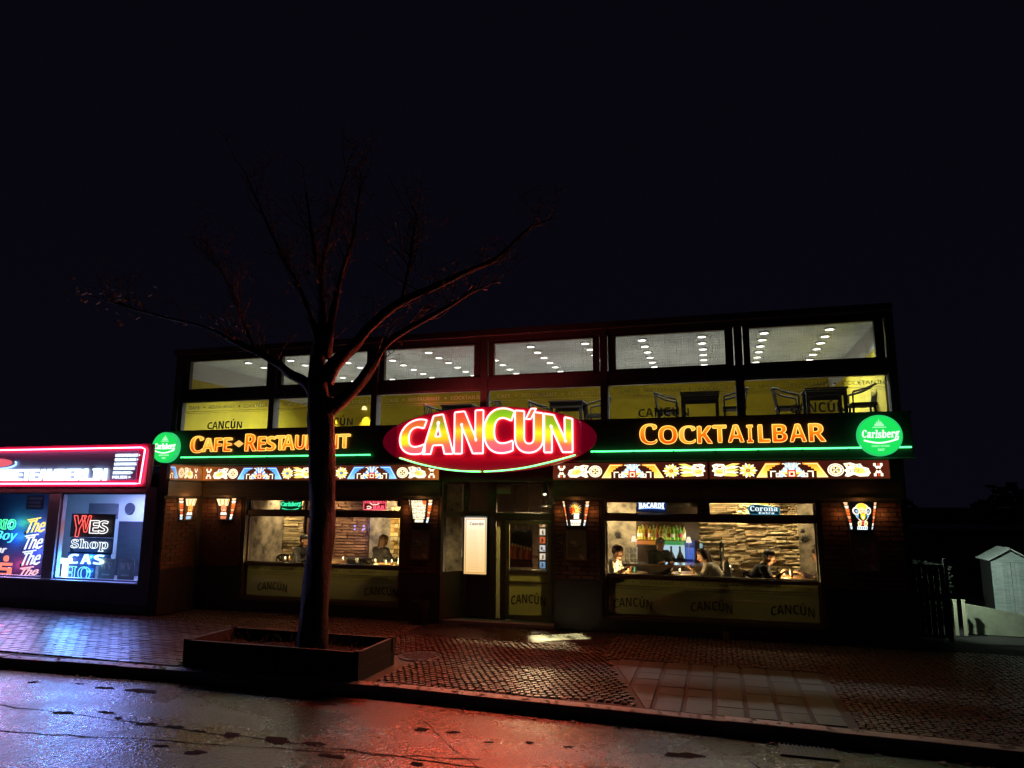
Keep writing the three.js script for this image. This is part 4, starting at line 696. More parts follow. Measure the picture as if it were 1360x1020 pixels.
textSign('crown_neon_sign', 'blue and white script neon sign with a yellow crown in the right transom', [0.79, 2.03, -12.92], (s) => {
  const wh = glowing([0.75, 0.93, 1], 1.5), bl = glowing([0.04, 0.4, 0.6], 1);
  const S = new THREE.Shape(); S.moveTo(-0.24, 0.02); S.lineTo(0.24, 0.02); S.lineTo(0.25, 0.13); S.lineTo(0.12, 0.15); S.lineTo(-0.14, 0.19); S.lineTo(-0.26, 0.15); S.closePath();
  local('backing', new THREE.ExtrudeGeometry(S, { depth: 0.012, bevelEnabled: false }).translate(0, 0, -0.02), std([0.01, 0.05, 0.09], 0.4), s);
  local('lettering', [words(serif, 'Corona', -0.23, 0.22, 0.075, 0.16, 0, 0.01), words(bold, 'Extra', -0.09, 0.16, 0.028, 0.062, 0, 0.01)], wh, s);
  local('neon_outline', ring([[-0.24, 0.02], [0.24, 0.02], [0.25, 0.13], [0.12, 0.15], [-0.14, 0.19], [-0.26, 0.15]], 0.002, 0.006, 0.04), bl, s);
  const C = new THREE.Shape([[-0.07, 0.18], [0.07, 0.18], [0.085, 0.23], [0.045, 0.215], [0.02, 0.25], [0, 0.225], [-0.02, 0.25], [-0.045, 0.215], [-0.085, 0.23]].map((p) => new THREE.Vector2(...p)));
  local('crown', new THREE.ExtrudeGeometry(C, { depth: 0.012, bevelEnabled: false }), glowing([1, 0.68, 0.1], 1.5), s);
}, [[0.3, 0.8, 1], 0.8, 0.45, 0.14]);

// ---------------------------------------------------------------- dining room: walls and bar
function stonePanel(label, x0, x1, y0, y1, z, mats, h = 0.062, category = 'stone wall') {   // ledge stones, each one built
  const s = thing('ledge_stone_wall', label, category, [(x0 + x1) / 2, y0, z]);
  local('backing', bx(-(x1 - x0) / 2, (x1 - x0) / 2, 0, y1 - y0, -0.04, 0), M.mortar, s);
  const gs = [0, 1, 2].map((k) => { const g = new THREE.BoxGeometry(1, 1, 1, 2, 1, 1), p = g.attributes.position; for (let i = 0; i < p.count; i++) if (p.getZ(i) > 0) p.setXYZ(i, p.getX(i) * 0.985, p.getY(i) * (0.9 - 0.05 * k), p.getZ(i) + rr(-0.3, 0.2)); g.computeVertexNormals(); return g; });
  for (let y = 0; y < y1 - y0 - 0.02; y += h) for (let x = x0 - rr(0, 0.2); x < x1;) {
    const w = rr(0.2, 0.5), a = Math.max(x, x0), b = Math.min(x + w - 0.006, x1); x += w; if (b - a < 0.04) continue;
    const o = new THREE.Mesh(gs[Math.floor(rr(0, 3))], mats[Math.floor(rr(0, mats.length))]), d = rr(0.03, 0.075); o.name = 'stone'; o.scale.set(b - a, h - 0.005, d); o.position.set((a + b) / 2 - (x0 + x1) / 2, y + h / 2, d / 2); o.castShadow = o.receiveShadow = true; s.add(o);
  }
  return s;
}
stonePanel('rough yellow ledge stone wall at the back of the dining room right of the bar', -0.42, 1.72, 0.72, 2.36, -16.9, M.stone, 0.046);
stonePanel('light stone pillar at the back of the dining room left of the tree', -11.1 + 0.55, -10.0, 0.4, 2.6, -15.6, M.stone, 0.07, 'stone pillar');
stonePanel('reddish ledge stone wall behind the tree in the dining room', -9.98, -8.1, 0.4, 2.5, -15.75, [[0.24, 0.12, 0.07], [0.3, 0.16, 0.09], [0.2, 0.1, 0.06]].map((c) => std(c, 0.85)), 0.07);
{
  const s = thing('mosaic_panel', 'sparkling golden mosaic panel at the right edge of the left dining room window', 'wall panel', [-7.25, 0.9, -15.3]);
  local('backing', bx(-0.2, 0.2, 0, 1.2, -0.05, 0), M.darkWood, s);
  const ms = [[0.7, 0.5, 0.2], [0.8, 0.7, 0.4], [0.5, 0.3, 0.1]].map((c) => std(c, 0.25, { metalness: 0.5 }));
  for (let j = 0; j < 12; j++) for (let i = 0; i < 4; i++) local('tile', new THREE.BoxGeometry(0.088, 0.088, 0.012).rotateX(rr(-0.25, 0.25)).rotateY(rr(-0.25, 0.25)).translate(-0.148 + i * 0.099, 0.055 + j * 0.099, 0.01), ms[Math.floor(rr(0, 3))], s);
  const w = thing('partition_wall', 'pale plaster partition in the dining room behind the red neon sign', 'partition', [-7.75, 0.1, -15.5]); local('board', bx(-0.35, 0.35, 0, 2.62, -0.1, 0), M.plaster, w); local('trim', [bx(-0.37, -0.35, 0, 2.62, -0.11, 0.02), bx(0.35, 0.37, 0, 2.62, -0.11, 0.02)], M.darkWood, w);
  // purple little window lights
  const b = thing('fairy_lights', 'cluster of small blue violet lights in the left dining room window', 'lights', [-8.28, 1.6, -15.3]);
  for (const [x, y] of [[-0.12, 0.03], [-0.12, -0.05], [0.12, 0.03], [0.14, -0.03], [0.1, -0.06]]) local('bulb', new THREE.SphereGeometry(0.022, 8, 6).translate(x, y, 0), glowing([0.35, 0.3, 1], 1.6), b);
  local('wire', tube([V(-0.12, 0.03, 0), V(-0.12, -0.05, 0), V(0, -0.09, 0), V(0.1, -0.06, 0), V(0.14, -0.03, 0), V(0.12, 0.03, 0)], 0.004), M.black, b);
  pointLight(new THREE.Color(0.4, 0.35, 1), 0.25, [-8.28, 1.6, -15.15], 2);
}
// star stickers on the plaster wall right of the stone
for (const [x, y, r, k] of [[1.88, 1.44, 0.1, 'big'], [1.84, 1.62, 0.05, 'upper small'], [2.1, 1.3, 0.06, 'lower small'], [-2.3, 1.45, 0.1, 'far left']]) {
  const p = []; for (let i = 0; i < 16; i++) { const a = i / 16 * 2 * PI, q = i % 2 ? r * 0.42 : r; p.push(new THREE.Vector2(q * Math.cos(a), q * Math.sin(a))); }
  single('wall_star', new THREE.ExtrudeGeometry(new THREE.Shape(p), { depth: 0.02, bevelEnabled: false }).translate(x, y, -17.095), M.black, k + ' dark eight pointed star on the plaster back wall', 'wall decoration');
}
// bar: counter, back shelf with bottles, lit panel, tap
const bar = thing('bar_counter', 'long dark wooden bar counter behind the seated woman', 'bar counter', [-1.35, -0.07, -15]);
local('front', [bx(-1.15, 1.15, 0, 1.0, -0.05, 0), ...[-1.0, -0.5, 0, 0.5, 1.0].map((x) => bx(x - 0.02, x + 0.02, 0.05, 0.95, 0, 0.02))], M.darkWood, bar);
local('top', bx(-1.22, 1.22, 1.0, 1.05, -0.5, 0.12), std([0.1, 0.05, 0.025], 0.25, { map: rep(T.plank, 1.5) }), bar);
local('foot_rail', rod(V(-1.15, 0.18, 0.14), V(1.15, 0.18, 0.14), 0.02), M.rim, bar);
const shelf = thing('bottle_shelf', 'glowing back bar shelf in orange and green under the bottles', 'shelf', [-1.25, 1.38, -16.3]);
local('board', bx(-0.82, 0.82, 0, 0.02, -0.14, 0.14), M.glass, shelf);
const shelfGlow = canvasTexture(128, 8, (c, w, h) => { const g = c.createLinearGradient(0, 0, w, 0); g.addColorStop(0, '#ff7a10'); g.addColorStop(0.4, '#e08a20'); g.addColorStop(0.62, '#4ab860'); g.addColorStop(1, '#2fb058'); c.fillStyle = g; c.fillRect(0, 0, w, h); });
local('light_strip', new THREE.PlaneGeometry(1.1, 0.085).translate(0.02, -0.04, 0.145), glowing([1, 1, 1], 0.6, { emissiveMap: shelfGlow }), shelf);
local('back_board', bx(-0.55, 0.85, -0.6, 0.75, -0.19, -0.16), M.darkWood, shelf);
areaLight(new THREE.Color(1, 0.66, 0.16), 12, 1.1, 0.1, [-1.3, 1.42, -16.42], [-1.3, 2, -16.3]);
areaLight(new THREE.Color(0.4, 1, 0.45), 2, 0.6, 0.1, [-0.85, 1.42, -16.4], [-0.8, 2, -16.3]);
const bottleG = [0, 1, 2].map((k) => [lathe([[0, 0], [0.036, 0], [0.038, 0.01], [0.038, 0.17 + 0.02 * k], [0.03, 0.2 + 0.02 * k], [0.013, 0.23 + 0.02 * k], [0.012, 0.29 + 0.01 * k]], 0, 0, 0, 12), cyl(0.0145, 0.0145, 0.03, 0, 0.29 + 0.01 * k, 0, 10), new THREE.CylinderGeometry(0.0388, 0.0388, 0.08, 12, 1, true).translate(0, 0.1, 0)]);
const liquids = [['yellow', [0.75, 0.6, 0.08]], ['amber', [0.6, 0.26, 0.03]], ['clear', [0.75, 0.72, 0.5]], ['orange', [0.75, 0.38, 0.05]], ['green', [0.16, 0.5, 0.12]], ['pale green', [0.5, 0.65, 0.25]]].map(([n, c]) => [n, new THREE.MeshPhysicalMaterial({ color: rgb(...c), roughness: 0.35, transmission: 0.65, thickness: 0 })]);
for (let i = 0; i < 13; i++) {
  const [cn, m] = liquids[[0, 0, 1, 3, 2, 1, 3, 5, 0, 4, 5, 4, 2][i]], k = i % 3, x = -1.72 + i * 0.083;
  const b = thing('bottle', `${cn} bottle on the glowing bar shelf, ${['at the start', 'second in', 'third in', 'fourth in', 'fifth in', 'sixth in', 'at the middle', 'just past the middle', 'ninth along', 'tenth along', 'eleventh along', 'last but one', 'at the cooler end'][i]} of the row`, 'bottle', [x, 1.401, -16.28 + (i % 2) * 0.05], 'bottles on the back bar shelf');
  local('glass', bottleG[k][0], m, b); local('cap', bottleG[k][1], [M.black, M.rim, M.darkRed][k], b); local('paper_label', bottleG[k][2], [M.white, M.darkRed, M.paleText][(i + k) % 3], b);
}
{
  const g = thing('bottle_row', 'second row of bottles standing behind the bar shelf bottles', 'bottles', [-1.2, 1.401, -16.4]); g.userData.kind = 'stuff';
  const q = []; for (let i = 0; i < 14; i++) q.push(bottleG[i % 3][0].clone().translate(-0.5 + i * 0.075, 0, rr(-0.015, 0.015))); local('glass', q, liquids[5][1], g);
}
{ // cold lit panel with dark pourer silhouettes
  const s = thing('light_panel', 'cold white lit panel under the bottle shelf behind the bar', 'light panel', [-1.0, 1.0, -16.3]);
  local('panel', bx(-0.28, 0.3, 0, 0.32, -0.02, 0), glowing([0.62, 0.86, 1], 0.75), s); local('frame', frameGeo(-0.31, 0.33, -0.03, 0.35, -0.03, 0.01, 0.03), M.black, s);
  areaLight(new THREE.Color(0.6, 0.85, 1), 1.2, 0.55, 0.3, [-1, 1.16, -16.28], [-1, 1, -14]);
  for (let i = 0; i < 3; i++) { const d = thing('decanter', 'black decanter before the cold lit panel, ' + ['nearest the bartender', 'between two others', 'nearest the blue cooler'][i], 'decanter', [-1.2 + i * 0.19, 0.98, -16.2], 'black decanters before the lit panel'); local('body', lathe([[0, 0], [0.085, 0], [0.08, 0.06], [0.03, 0.17], [0.02, 0.23], [0.024, 0.25]], 0, 0, 0, 14), M.black, d); local('stopper', new THREE.SphereGeometry(0.026, 10, 8).translate(0, 0.265, 0), M.black, d); }
  const f = thing('drinks_cooler', 'deep blue lit drinks cooler beside the lit panel', 'cooler', [-0.6, 0.55, -16.25]);
  local('cabinet', bx(-0.11, 0.11, 0, 0.85, -0.15, 0.1), std([0.01, 0.02, 0.12], 0.4), f); local('lit_door', bx(-0.09, 0.09, 0.45, 0.7, 0.1, 0.105), glowing([0.04, 0.16, 0.8], 0.8), f); local('lower_door', bx(-0.09, 0.09, 0.05, 0.42, 0.1, 0.105), glowing([0.02, 0.04, 0.4], 0.5), f); local('handle', rod(V(0.07, 0.3, 0.12), V(0.07, 0.6, 0.12), 0.008), M.rim, f);
  const t = thing('menu_screen', 'pale blue lit menu screen on the wall behind the seated woman', 'screen', [-0.5, 0.98, -16.6]); local('screen', bx(-0.16, 0.16, 0, 0.34, -0.01, 0), glowing([0.45, 0.75, 0.85], 0.55), t); local('bezel', frameGeo(-0.18, 0.18, -0.02, 0.36, -0.02, 0.005, 0.02), M.black, t);
  for (const [x, k] of [[-1.82, 'left'], [-0.62, 'right']]) { const l = thing('shade_lamp', 'small white shaded lamp at the ' + k + ' end of the bottle shelf', 'lamp', [x, 1.36, -16.1]); local('shade', new THREE.CylinderGeometry(0.035, 0.065, 0.12, 14, 1, true).translate(0, 0.06, 0), glowing([1, 0.86, 0.6], 1.1), l); local('stem', rod(V(0, -0.3, 0), V(0, 0.05, 0), 0.008), M.rim, l); pointLight(new THREE.Color(1, 0.8, 0.5), 0.3, [x, 1.42, -16.1], 2); }
  const tap = thing('beer_tap', 'tall black beer tap column at the edge of the bar', 'beer tap', [0.06, 0.85, -14.0]);
  local('column', lathe([[0.045, 0], [0.04, 0.05], [0.032, 0.08], [0.034, 0.5], [0.045, 0.52], [0.045, 0.62], [0.03, 0.65], [0, 0.66]], 0, 0, 0, 14), M.black, tap); local('spout', rod(V(0, 0.55, 0.03), V(0.0, 0.5, 0.12), 0.012), M.rim, tap); local('handle', rod(V(0, 0.58, 0.04), V(0, 0.68, 0.08), 0.012), M.black, tap);
  local('drip_stand', cyl(0.07, 0.06, 0.02, 0, -0.02, 0), M.black, tap);
}
{ const l = thing('added_lobby_screen', 'dark timber screen added to darken the entrance lobby behind the glazed door', 'partition', [-4.05, 0.2, -14.7]); for (let i = 0; i < 9; i++) local('plank', bx(-1.3 + i * 0.29, -1.015 + i * 0.29, 0, 2.53, -0.04, 0.003 * (i % 2)), M.darkWood, l); local('rail', bx(-1.3, 1.31, 0.9, 1.0, 0.004, 0.03), M.darkWood, l); }  // screen added to keep the view through the transoms dark
// glowing glyph column added for a reflected strip in the door, glass rack on the bar
{ const g = thing('added_glyph_column', 'narrow column of glyphs added as a reflection just inside the entrance door', 'added light column', [-3.27, 0.2, -13.45]);
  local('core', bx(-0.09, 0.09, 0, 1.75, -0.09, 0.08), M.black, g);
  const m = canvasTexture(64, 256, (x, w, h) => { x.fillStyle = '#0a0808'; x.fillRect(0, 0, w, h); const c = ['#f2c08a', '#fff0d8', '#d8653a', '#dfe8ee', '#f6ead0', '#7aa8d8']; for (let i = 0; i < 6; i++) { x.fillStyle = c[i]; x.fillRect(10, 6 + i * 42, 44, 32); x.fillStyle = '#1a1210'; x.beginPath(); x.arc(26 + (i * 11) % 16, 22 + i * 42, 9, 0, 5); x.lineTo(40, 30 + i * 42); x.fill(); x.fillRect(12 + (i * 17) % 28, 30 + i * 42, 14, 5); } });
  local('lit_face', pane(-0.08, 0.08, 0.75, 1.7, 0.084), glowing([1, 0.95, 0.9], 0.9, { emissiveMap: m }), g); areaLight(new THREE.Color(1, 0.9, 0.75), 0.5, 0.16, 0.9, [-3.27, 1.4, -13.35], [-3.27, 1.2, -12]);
  const r = thing('glass_rack', 'rack of upturned glasses on the bar before the bartender', 'glasses', [-1.75, 0.985, -14.95]); for (let i = 0; i < 3; i++) for (let j = 0; j < 3; j++) local('glass', lathe([[0.034, 0], [0.026, 0.1], [0.024, 0.1], [0.032, 0]], -0.08 + i * 0.08, j * 0.105, 0, 12), M.glass, r); local('frame', [bx(-0.13, 0.13, 0.1, 0.105, -0.04, 0.04), bx(-0.13, 0.13, 0.205, 0.21, -0.04, 0.04), ...[-0.13, 0.12].map((x) => bx(x, x + 0.01, 0, 0.32, -0.04, 0.04))], M.rim, r); }
// unseen warm downlights of the dining room, mostly added as fill
const lights = ['over the middle of the yellow stone wall', 'over the bar end of the yellow stone wall', 'over the wall stars at the window end', 'over the plaster wall behind the bar', 'inside the entrance lobby', 'behind the entrance lobby', 'over the light stone pillar', 'over the reddish stone wall', 'over the pale partition', 'over the table behind the tree', 'over the woman at the window', 'over the man in navy'];
let li = 0;
for (const [x, z, p, tx, tz] of [[0.85, -16.5, 15, 0.8, -16.75], [0.0, -16.3, 6, -0.1, -16.9], [2.0, -16.2, 7, 2.1, -16.9], [-2.3, -16, 16, -2.4, -17], [-3.6, -14.0, 34, -3.6, -13.4], [-4.0, -15.2, 6, -4, -15.2], [-10.25, -15.1, 9, -10.3, -15.5], [-9.2, -15.0, 6, -9.2, -15.6], [-7.5, -14.8, 11, -7.5, -15.4], [-8.7, -14, 5, -8.7, -14], [0.4, -14.2, 4, 0.4, -14.2], [1.2, -14.2, 3, 1.2, -14.2]]) {
  const d = thing('spotlight', 'warm unseen ceiling spotlight ' + lights[li++], 'spotlight', [x, 2.69, z], 'ceiling spotlights of the dining room');
  local('rim', lathe([[0.05, 0], [0.07, 0], [0.07, 0.05], [0.05, 0.05]], 0, 0, 0, 14), M.black, d); local('bulb', new THREE.CylinderGeometry(0.048, 0.048, 0.02, 12).translate(0, 0.02, 0), glowing([1, 0.8, 0.45], 3), d);
  spotLight(new THREE.Color(1, 0.74, 0.38), p, [x, 2.67, z], [tx, 1.0, tz], 0.95, 0.7, 2);
}

// ---------------------------------------------------------------- tables, chairs, candles, people
const topMat = std([0.3, 0.17, 0.08], 0.35, { map: rep(T.plank, 1.6) });
function tableAt(x, y, z, label, w = 0.42, apron = 0, name = 'dining_table') {
  const t = thing(name, label, 'table', [x, y, z]);
  local('tabletop', apron ? bx(-w, w, 0.72, 0.75, -0.35, 0.35) : new THREE.CylinderGeometry(w, w, 0.03, 28).translate(0, 0.735, 0), apron ? M.matt : topMat, t);
  if (apron) { local('apron', [bx(-w + 0.03, w - 0.03, 0.6, 0.72, 0.29, 0.32), bx(-w + 0.03, w - 0.03, 0.6, 0.72, -0.32, -0.29)], M.matt, t); for (const [a, b] of [[-1, -1], [1, -1], [-1, 1], [1, 1]]) local('leg', bx(a * (w - 0.05) - 0.03, a * (w - 0.05) + 0.03, 0, 0.72, b * 0.28 - 0.03, b * 0.28 + 0.03), M.matt, t); }
  else { local('column', cyl(0.04, 0.035, 0.7, 0, 0.03, 0), M.iron, t); local('foot', lathe([[0, 0.04], [0.06, 0.05], [0.24, 0.015], [0.25, 0]], 0, 0, 0, 20), M.iron, t); }
  return t;
}
const chairProto = (() => {
  const g = {}; g.seat = bx(-0.22, 0.22, 0.42, 0.47, -0.21, 0.21); g.rail = tube([V(-0.23, 0.66, 0.18), V(-0.26, 0.72, -0.05), V(-0.2, 0.8, -0.22), V(0, 0.83, -0.26), V(0.2, 0.8, -0.22), V(0.26, 0.72, -0.05), V(0.23, 0.66, 0.18)], 0.02, false, 7, 3);
  g.spindles = [-0.2, -0.1, 0, 0.1, 0.2].map((x) => rod(V(x, 0.46, -0.19), V(x * 1.02, 0.81, -0.25 + 0.18 * x * x * 10 * 0.1), 0.011)); g.posts = [-1, 1].map((s) => rod(V(s * 0.2, 0.45, 0.18), V(s * 0.23, 0.66, 0.18), 0.014)); return g;
})();
function chairAt(x, y, z, turn, label, group) {
  const c = thing('dining_chair', label, 'chair', [x, y, z], group, turn);
  local('seat', chairProto.seat, M.matt, c); local('back_rail', chairProto.rail, M.matt, c); for (const q of chairProto.spindles) local('spindle', q.clone(), M.matt, c); local('arm_post', chairProto.posts, M.matt, c);
  for (const [a, b] of [[-1, -1], [1, -1], [-1, 1], [1, 1]]) local('leg', rod(V(a * 0.2, 0, b * 0.2), V(a * 0.18, 0.43, b * 0.17), 0.016, 0.02), M.matt, c);
  return c;
}
function candle(x, y, z, label, k = 1) {
  const c = thing('candle_glass', label, 'candle', [x, y, z]);
  local('glass', lathe([[0, 0], [0.03, 0], [0.034, 0.09], [0.033, 0.09], [0.029, 0.006]], 0, 0, 0, 14), M.glass, c); local('wax', cyl(0.026, 0.026, 0.035, 0, 0.006, 0, 12), std([0.8, 0.7, 0.5], 0.6), c); local('flame', new THREE.SphereGeometry(0.01, 8, 8).scale(1, 2.2, 1).translate(0, 0.068, 0), glowing([1, 0.75, 0.35], 12), c);
  pointLight(new THREE.Color(1, 0.62, 0.25), 0.6 * k, [x, y + 0.07, z], 0.5);
}
function drink(x, y, z, label, c = [0.7, 0.6, 0.4], h = 0.14) {
  const d = thing('drinking_glass', label, 'glass', [x, y, z]);
  local('glass', lathe([[0, 0], [0.028, 0], [0.036, h], [0.034, h], [0.026, 0.01], [0, 0.01]], 0, 0, 0, 14), M.glass, d); local('drink', cyl(0.025, 0.031, h * 0.65, 0, 0.012, 0, 12), std(c, 0.3), d);
}

// people: one continuous body from a field of tapered capsules, clothes as children
function fieldMesh(prims, lo, hi, res, k = 0.02) {
  const mc = new MarchingCubes(res, M.black, false, false, 60000); mc.isolation = 0;
  const c = lo.clone().add(hi).multiplyScalar(0.5), e = hi.clone().sub(lo).multiplyScalar(0.5), half = res / 2;
  for (let z = 0; z < res; z++) for (let y = 0; y < res; y++) for (let x = 0; x < res; x++) {
    const px = c.x + (x - half) / half * e.x, py = c.y + (y - half) / half * e.y, pz = c.z + (z - half) / half * e.z; let d = 1e3;
    for (const q of prims) {
      const ax = px - q.a.x, ay = py - q.a.y, az = pz - q.a.z; let h = (ax * q.d.x + ay * q.d.y + az * q.d.z) / q.l; h = h < 0 ? 0 : h > 1 ? 1 : h;
      const dx = ax - q.d.x * h, dy = ay - q.d.y * h, dz = (az - q.d.z * h) * q.f, s = Math.sqrt(dx * dx + dy * dy + dz * dz) - (q.ra + (q.rb - q.ra) * h), t = Math.max(k - Math.abs(d - s), 0) / k;
      d = Math.min(d, s) - t * t * k * 0.25;
    }
    mc.field[x + y * res + z * res * res] = -d;
  }
  mc.update();
  const p = new Float32Array(mc.positionArray.slice(0, mc.count * 3)); for (let i = 0; i < p.length; i += 3) { p[i] = c.x + p[i] * e.x; p[i + 1] = c.y + p[i + 1] * e.y; p[i + 2] = c.z + p[i + 2] * e.z; }
  let g = new THREE.BufferGeometry(); g.setAttribute('position', new THREE.BufferAttribute(p, 3)); g = mergeVertices(g, 1e-4); g.computeVertexNormals(); return clean(g);
}
const cap = (a, b, ra, rb = ra, f = 1) => { const d = b.clone().sub(a); return { a, d, l: Math.max(1e-6, d.lengthSq()), ra, rb, f }; };
// a right hand in its own space: palm along +z, back up, thumb towards -x
const handG = (() => {
  const q = [cap(V(0, 0, -0.03), V(0, 0, 0.02), 0.024, 0.026), cap(V(-0.022, 0, 0.03), V(-0.024, 0, 0.075), 0.016, 0.014), cap(V(0.02, 0, 0.03), V(0.022, -0.002, 0.07), 0.016, 0.013), cap(V(0, 0.002, 0.03), V(0, 0.002, 0.08), 0.017, 0.014)];
  for (const [x, l, s] of [[-0.03, 0.078, -0.12], [-0.01, 0.086, -0.03], [0.011, 0.08, 0.05], [0.03, 0.062, 0.14]]) { let p = V(x, 0.002, 0.085); const seg = [0.45, 0.31, 0.24]; let down = 0.35; for (let i = 0; i < 3; i++) { const n = p.clone().add(V(s * l * seg[i], -Math.sin(down) * l * seg[i], Math.cos(down) * l * seg[i])); q.push(cap(p, n, 0.0095 - 0.001 * i, 0.0088 - 0.001 * i)); p = n; down += 0.35; } }
  q.push(cap(V(-0.024, -0.004, 0.01), V(-0.052, -0.012, 0.045), 0.014, 0.011), cap(V(-0.052, -0.012, 0.045), V(-0.058, -0.022, 0.078), 0.0105, 0.0085));
  return fieldMesh(q, V(-0.08, -0.09, -0.07), V(0.06, 0.04, 0.19), 56, 0.008);
})();
const headG = (() => {
  const q = [cap(V(0, 0.035, -0.015), V(0, 0.03, 0.012), 0.088, 0.084), cap(V(0, -0.03, 0.03), V(0, -0.075, 0.052), 0.058, 0.032), cap(V(-0.035, -0.055, 0.03), V(0.035, -0.055, 0.03), 0.036), cap(V(0, 0.0, 0.092), V(0, -0.033, 0.113), 0.01, 0.015), cap(V(-0.03, 0.028, 0.08), V(0.03, 0.028, 0.08), 0.014), cap(V(-0.017, -0.062, 0.084), V(0.017, -0.062, 0.084), 0.011), cap(V(-0.084, 0.008, -0.01), V(-0.09, -0.022, -0.004), 0.016, 0.011), cap(V(0.084, 0.008, -0.01), V(0.09, -0.022, -0.004), 0.016, 0.011), cap(V(0, -0.05, -0.02), V(0, -0.14, -0.035), 0.052, 0.056)];
  return fieldMesh(q, V(-0.12, -0.16, -0.13), V(0.12, 0.15, 0.15), 60, 0.018);
})();
const eyesG = merge([-1, 1].flatMap((s) => [new THREE.SphereGeometry(0.011, 8, 6).translate(s * 0.031, 0.008, 0.082)]));
const lipsG = new THREE.SphereGeometry(0.011, 8, 6).scale(1.9, 0.55, 0.7).translate(0, -0.0615, 0.094);
const skin = [std([0.42, 0.24, 0.16], 0.55), std([0.36, 0.19, 0.12], 0.55)];
function person(label, pos, turn, o) {
  const P = thing('person', label, 'person', pos, undefined, turn), A = o.lean ?? 0.3, S = o.sit !== false, hy = S ? 0.53 : 0.9, ca = Math.cos(A), L = 0.52 * Math.sin(A);
  const hip = V(0, hy, 0), chest = V(0, hy + 0.38 * ca, 0.38 * Math.sin(A)), neck = V(0, hy + 0.52 * ca, L), head = V(0, hy + 0.52 * ca + 0.15, L + 0.06), sk = skin[o.skin ?? 0];
  const sh = [-1, 1].map((s) => V(s * 0.175, hy + 0.47 * ca, L * 0.92)), hand = o.hands ?? [V(-0.16, hy + 0.26, 0.5), V(0.14, hy + 0.26, 0.52)];
  const elbow = sh.map((a, i) => { const m = a.clone().add(hand[i]).multiplyScalar(0.5), len = a.distanceTo(hand[i]), drop = Math.sqrt(Math.max(0.002, 0.27 * 0.27 - len * len / 4)); return m.add(V((i ? 1 : -1) * 0.4 * drop, -0.9 * drop, -0.1 * drop)); });
  const knee = [-1, 1].map((s) => (S ? V(s * 0.11, hy + 0.01, 0.42) : V(s * 0.1, 0.48, 0.02))), ankle = [-1, 1].map((s) => (S ? V(s * 0.11, 0.08, 0.4) : V(s * 0.1, 0.08, 0))), toe = ankle.map((a) => a.clone().add(V(0, -0.045, 0.15)));
  const torso = (x) => [cap(hip, V(0, hy + 0.2 * ca, L * 0.38), 0.135 + x, 0.125 + x, 1.25), cap(V(0, hy + 0.2 * ca, L * 0.38), chest, 0.125 + x, 0.135 + x, 1.2), cap(sh[0], sh[1], 0.062 + x, 0.062 + x), cap(chest, neck, 0.12 + x, 0.06 + x)];
  const arms = (x, end = 1) => [0, 1].flatMap((i) => [cap(sh[i], elbow[i], 0.052 + x, 0.04 + x), cap(elbow[i], elbow[i].clone().lerp(hand[i], end), 0.04 + x, 0.028 + x)]);
  const legs = (x) => [0, 1].flatMap((i) => [cap(V((i ? 1 : -1) * 0.09, hy, 0), knee[i], 0.085 + x, 0.056 + x), cap(knee[i], ankle[i], 0.055 + x, 0.036 + x)]);
  const feet = (x) => [0, 1].map((i) => cap(ankle[i].clone().add(V(0, -0.035, -0.03)), toe[i], 0.036 + x, 0.032 + x));
  const lo = V(-0.5, -0.03, -0.28), hi = V(0.5, hy + 0.72, 0.62), hm = new THREE.Matrix4();
  const body = [fieldMesh([...torso(0), ...arms(0), ...legs(0), ...feet(0), cap(neck, head.clone().add(V(0, -0.07, -0.02)), 0.055, 0.052)], lo, hi, 64, 0.04)];
  const put = (g, m) => g.clone().applyMatrix4(m);
  const hq = new THREE.Quaternion().setFromEuler(new THREE.Euler(o.nod ?? 0.1, o.look ?? 0, 0, 'YXZ')), headM = new THREE.Matrix4().compose(head, hq, V(1, 1, 1));
  body.push(put(headG, headM));
  hand.forEach((h, i) => { const d = h.clone().sub(elbow[i]).normalize(), s = V(0, 1, 0).cross(d).normalize(), u = d.clone().cross(s); hm.makeBasis(s.clone(), u, d).setPosition(h.clone().addScaledVector(d, 0.02)); const g = handG.clone(); if (i === 0) { g.scale(-1, 1, 1); const p = g.attributes.position.array, n = g.attributes.normal.array; for (let k = 0; k < p.length; k += 9) for (let c = 0; c < 3; c++) { let t = p[k + c]; p[k + c] = p[k + 6 + c]; p[k + 6 + c] = t; t = n[k + c]; n[k + c] = n[k + 6 + c]; n[k + 6 + c] = t; } } body.push(put(g, hm)); });
  local('body', body, sk, P);
  local('shirt', fieldMesh([...torso(0.014), ...arms(0.012, o.sleeve ?? 0.95)], lo, hi, 60, 0.03), o.shirt, P);
  local('trousers', fieldMesh([cap(hip, V(0, hy + 0.06, 0), 0.146, 0.14, 1.2), ...legs(0.012)], lo, hi, 52, 0.03), o.trousers ?? M.black, P);
  local('shoes', fieldMesh(feet(0.01), V(-0.25, -0.03, -0.15), V(0.25, 0.2, 0.66), 40, 0.01), M.black, P);
  local('eyes', put(eyesG, headM), M.black, P); local('lips', put(lipsG, headM), std([0.3, 0.09, 0.07], 0.5), P);
  const hairQ = [cap(V(0, 0.05, -0.025), V(0, 0.058, 0.02), 0.092, 0.08), cap(V(0, 0.01, -0.06), V(0, 0.04, -0.04), 0.062, 0.08)];
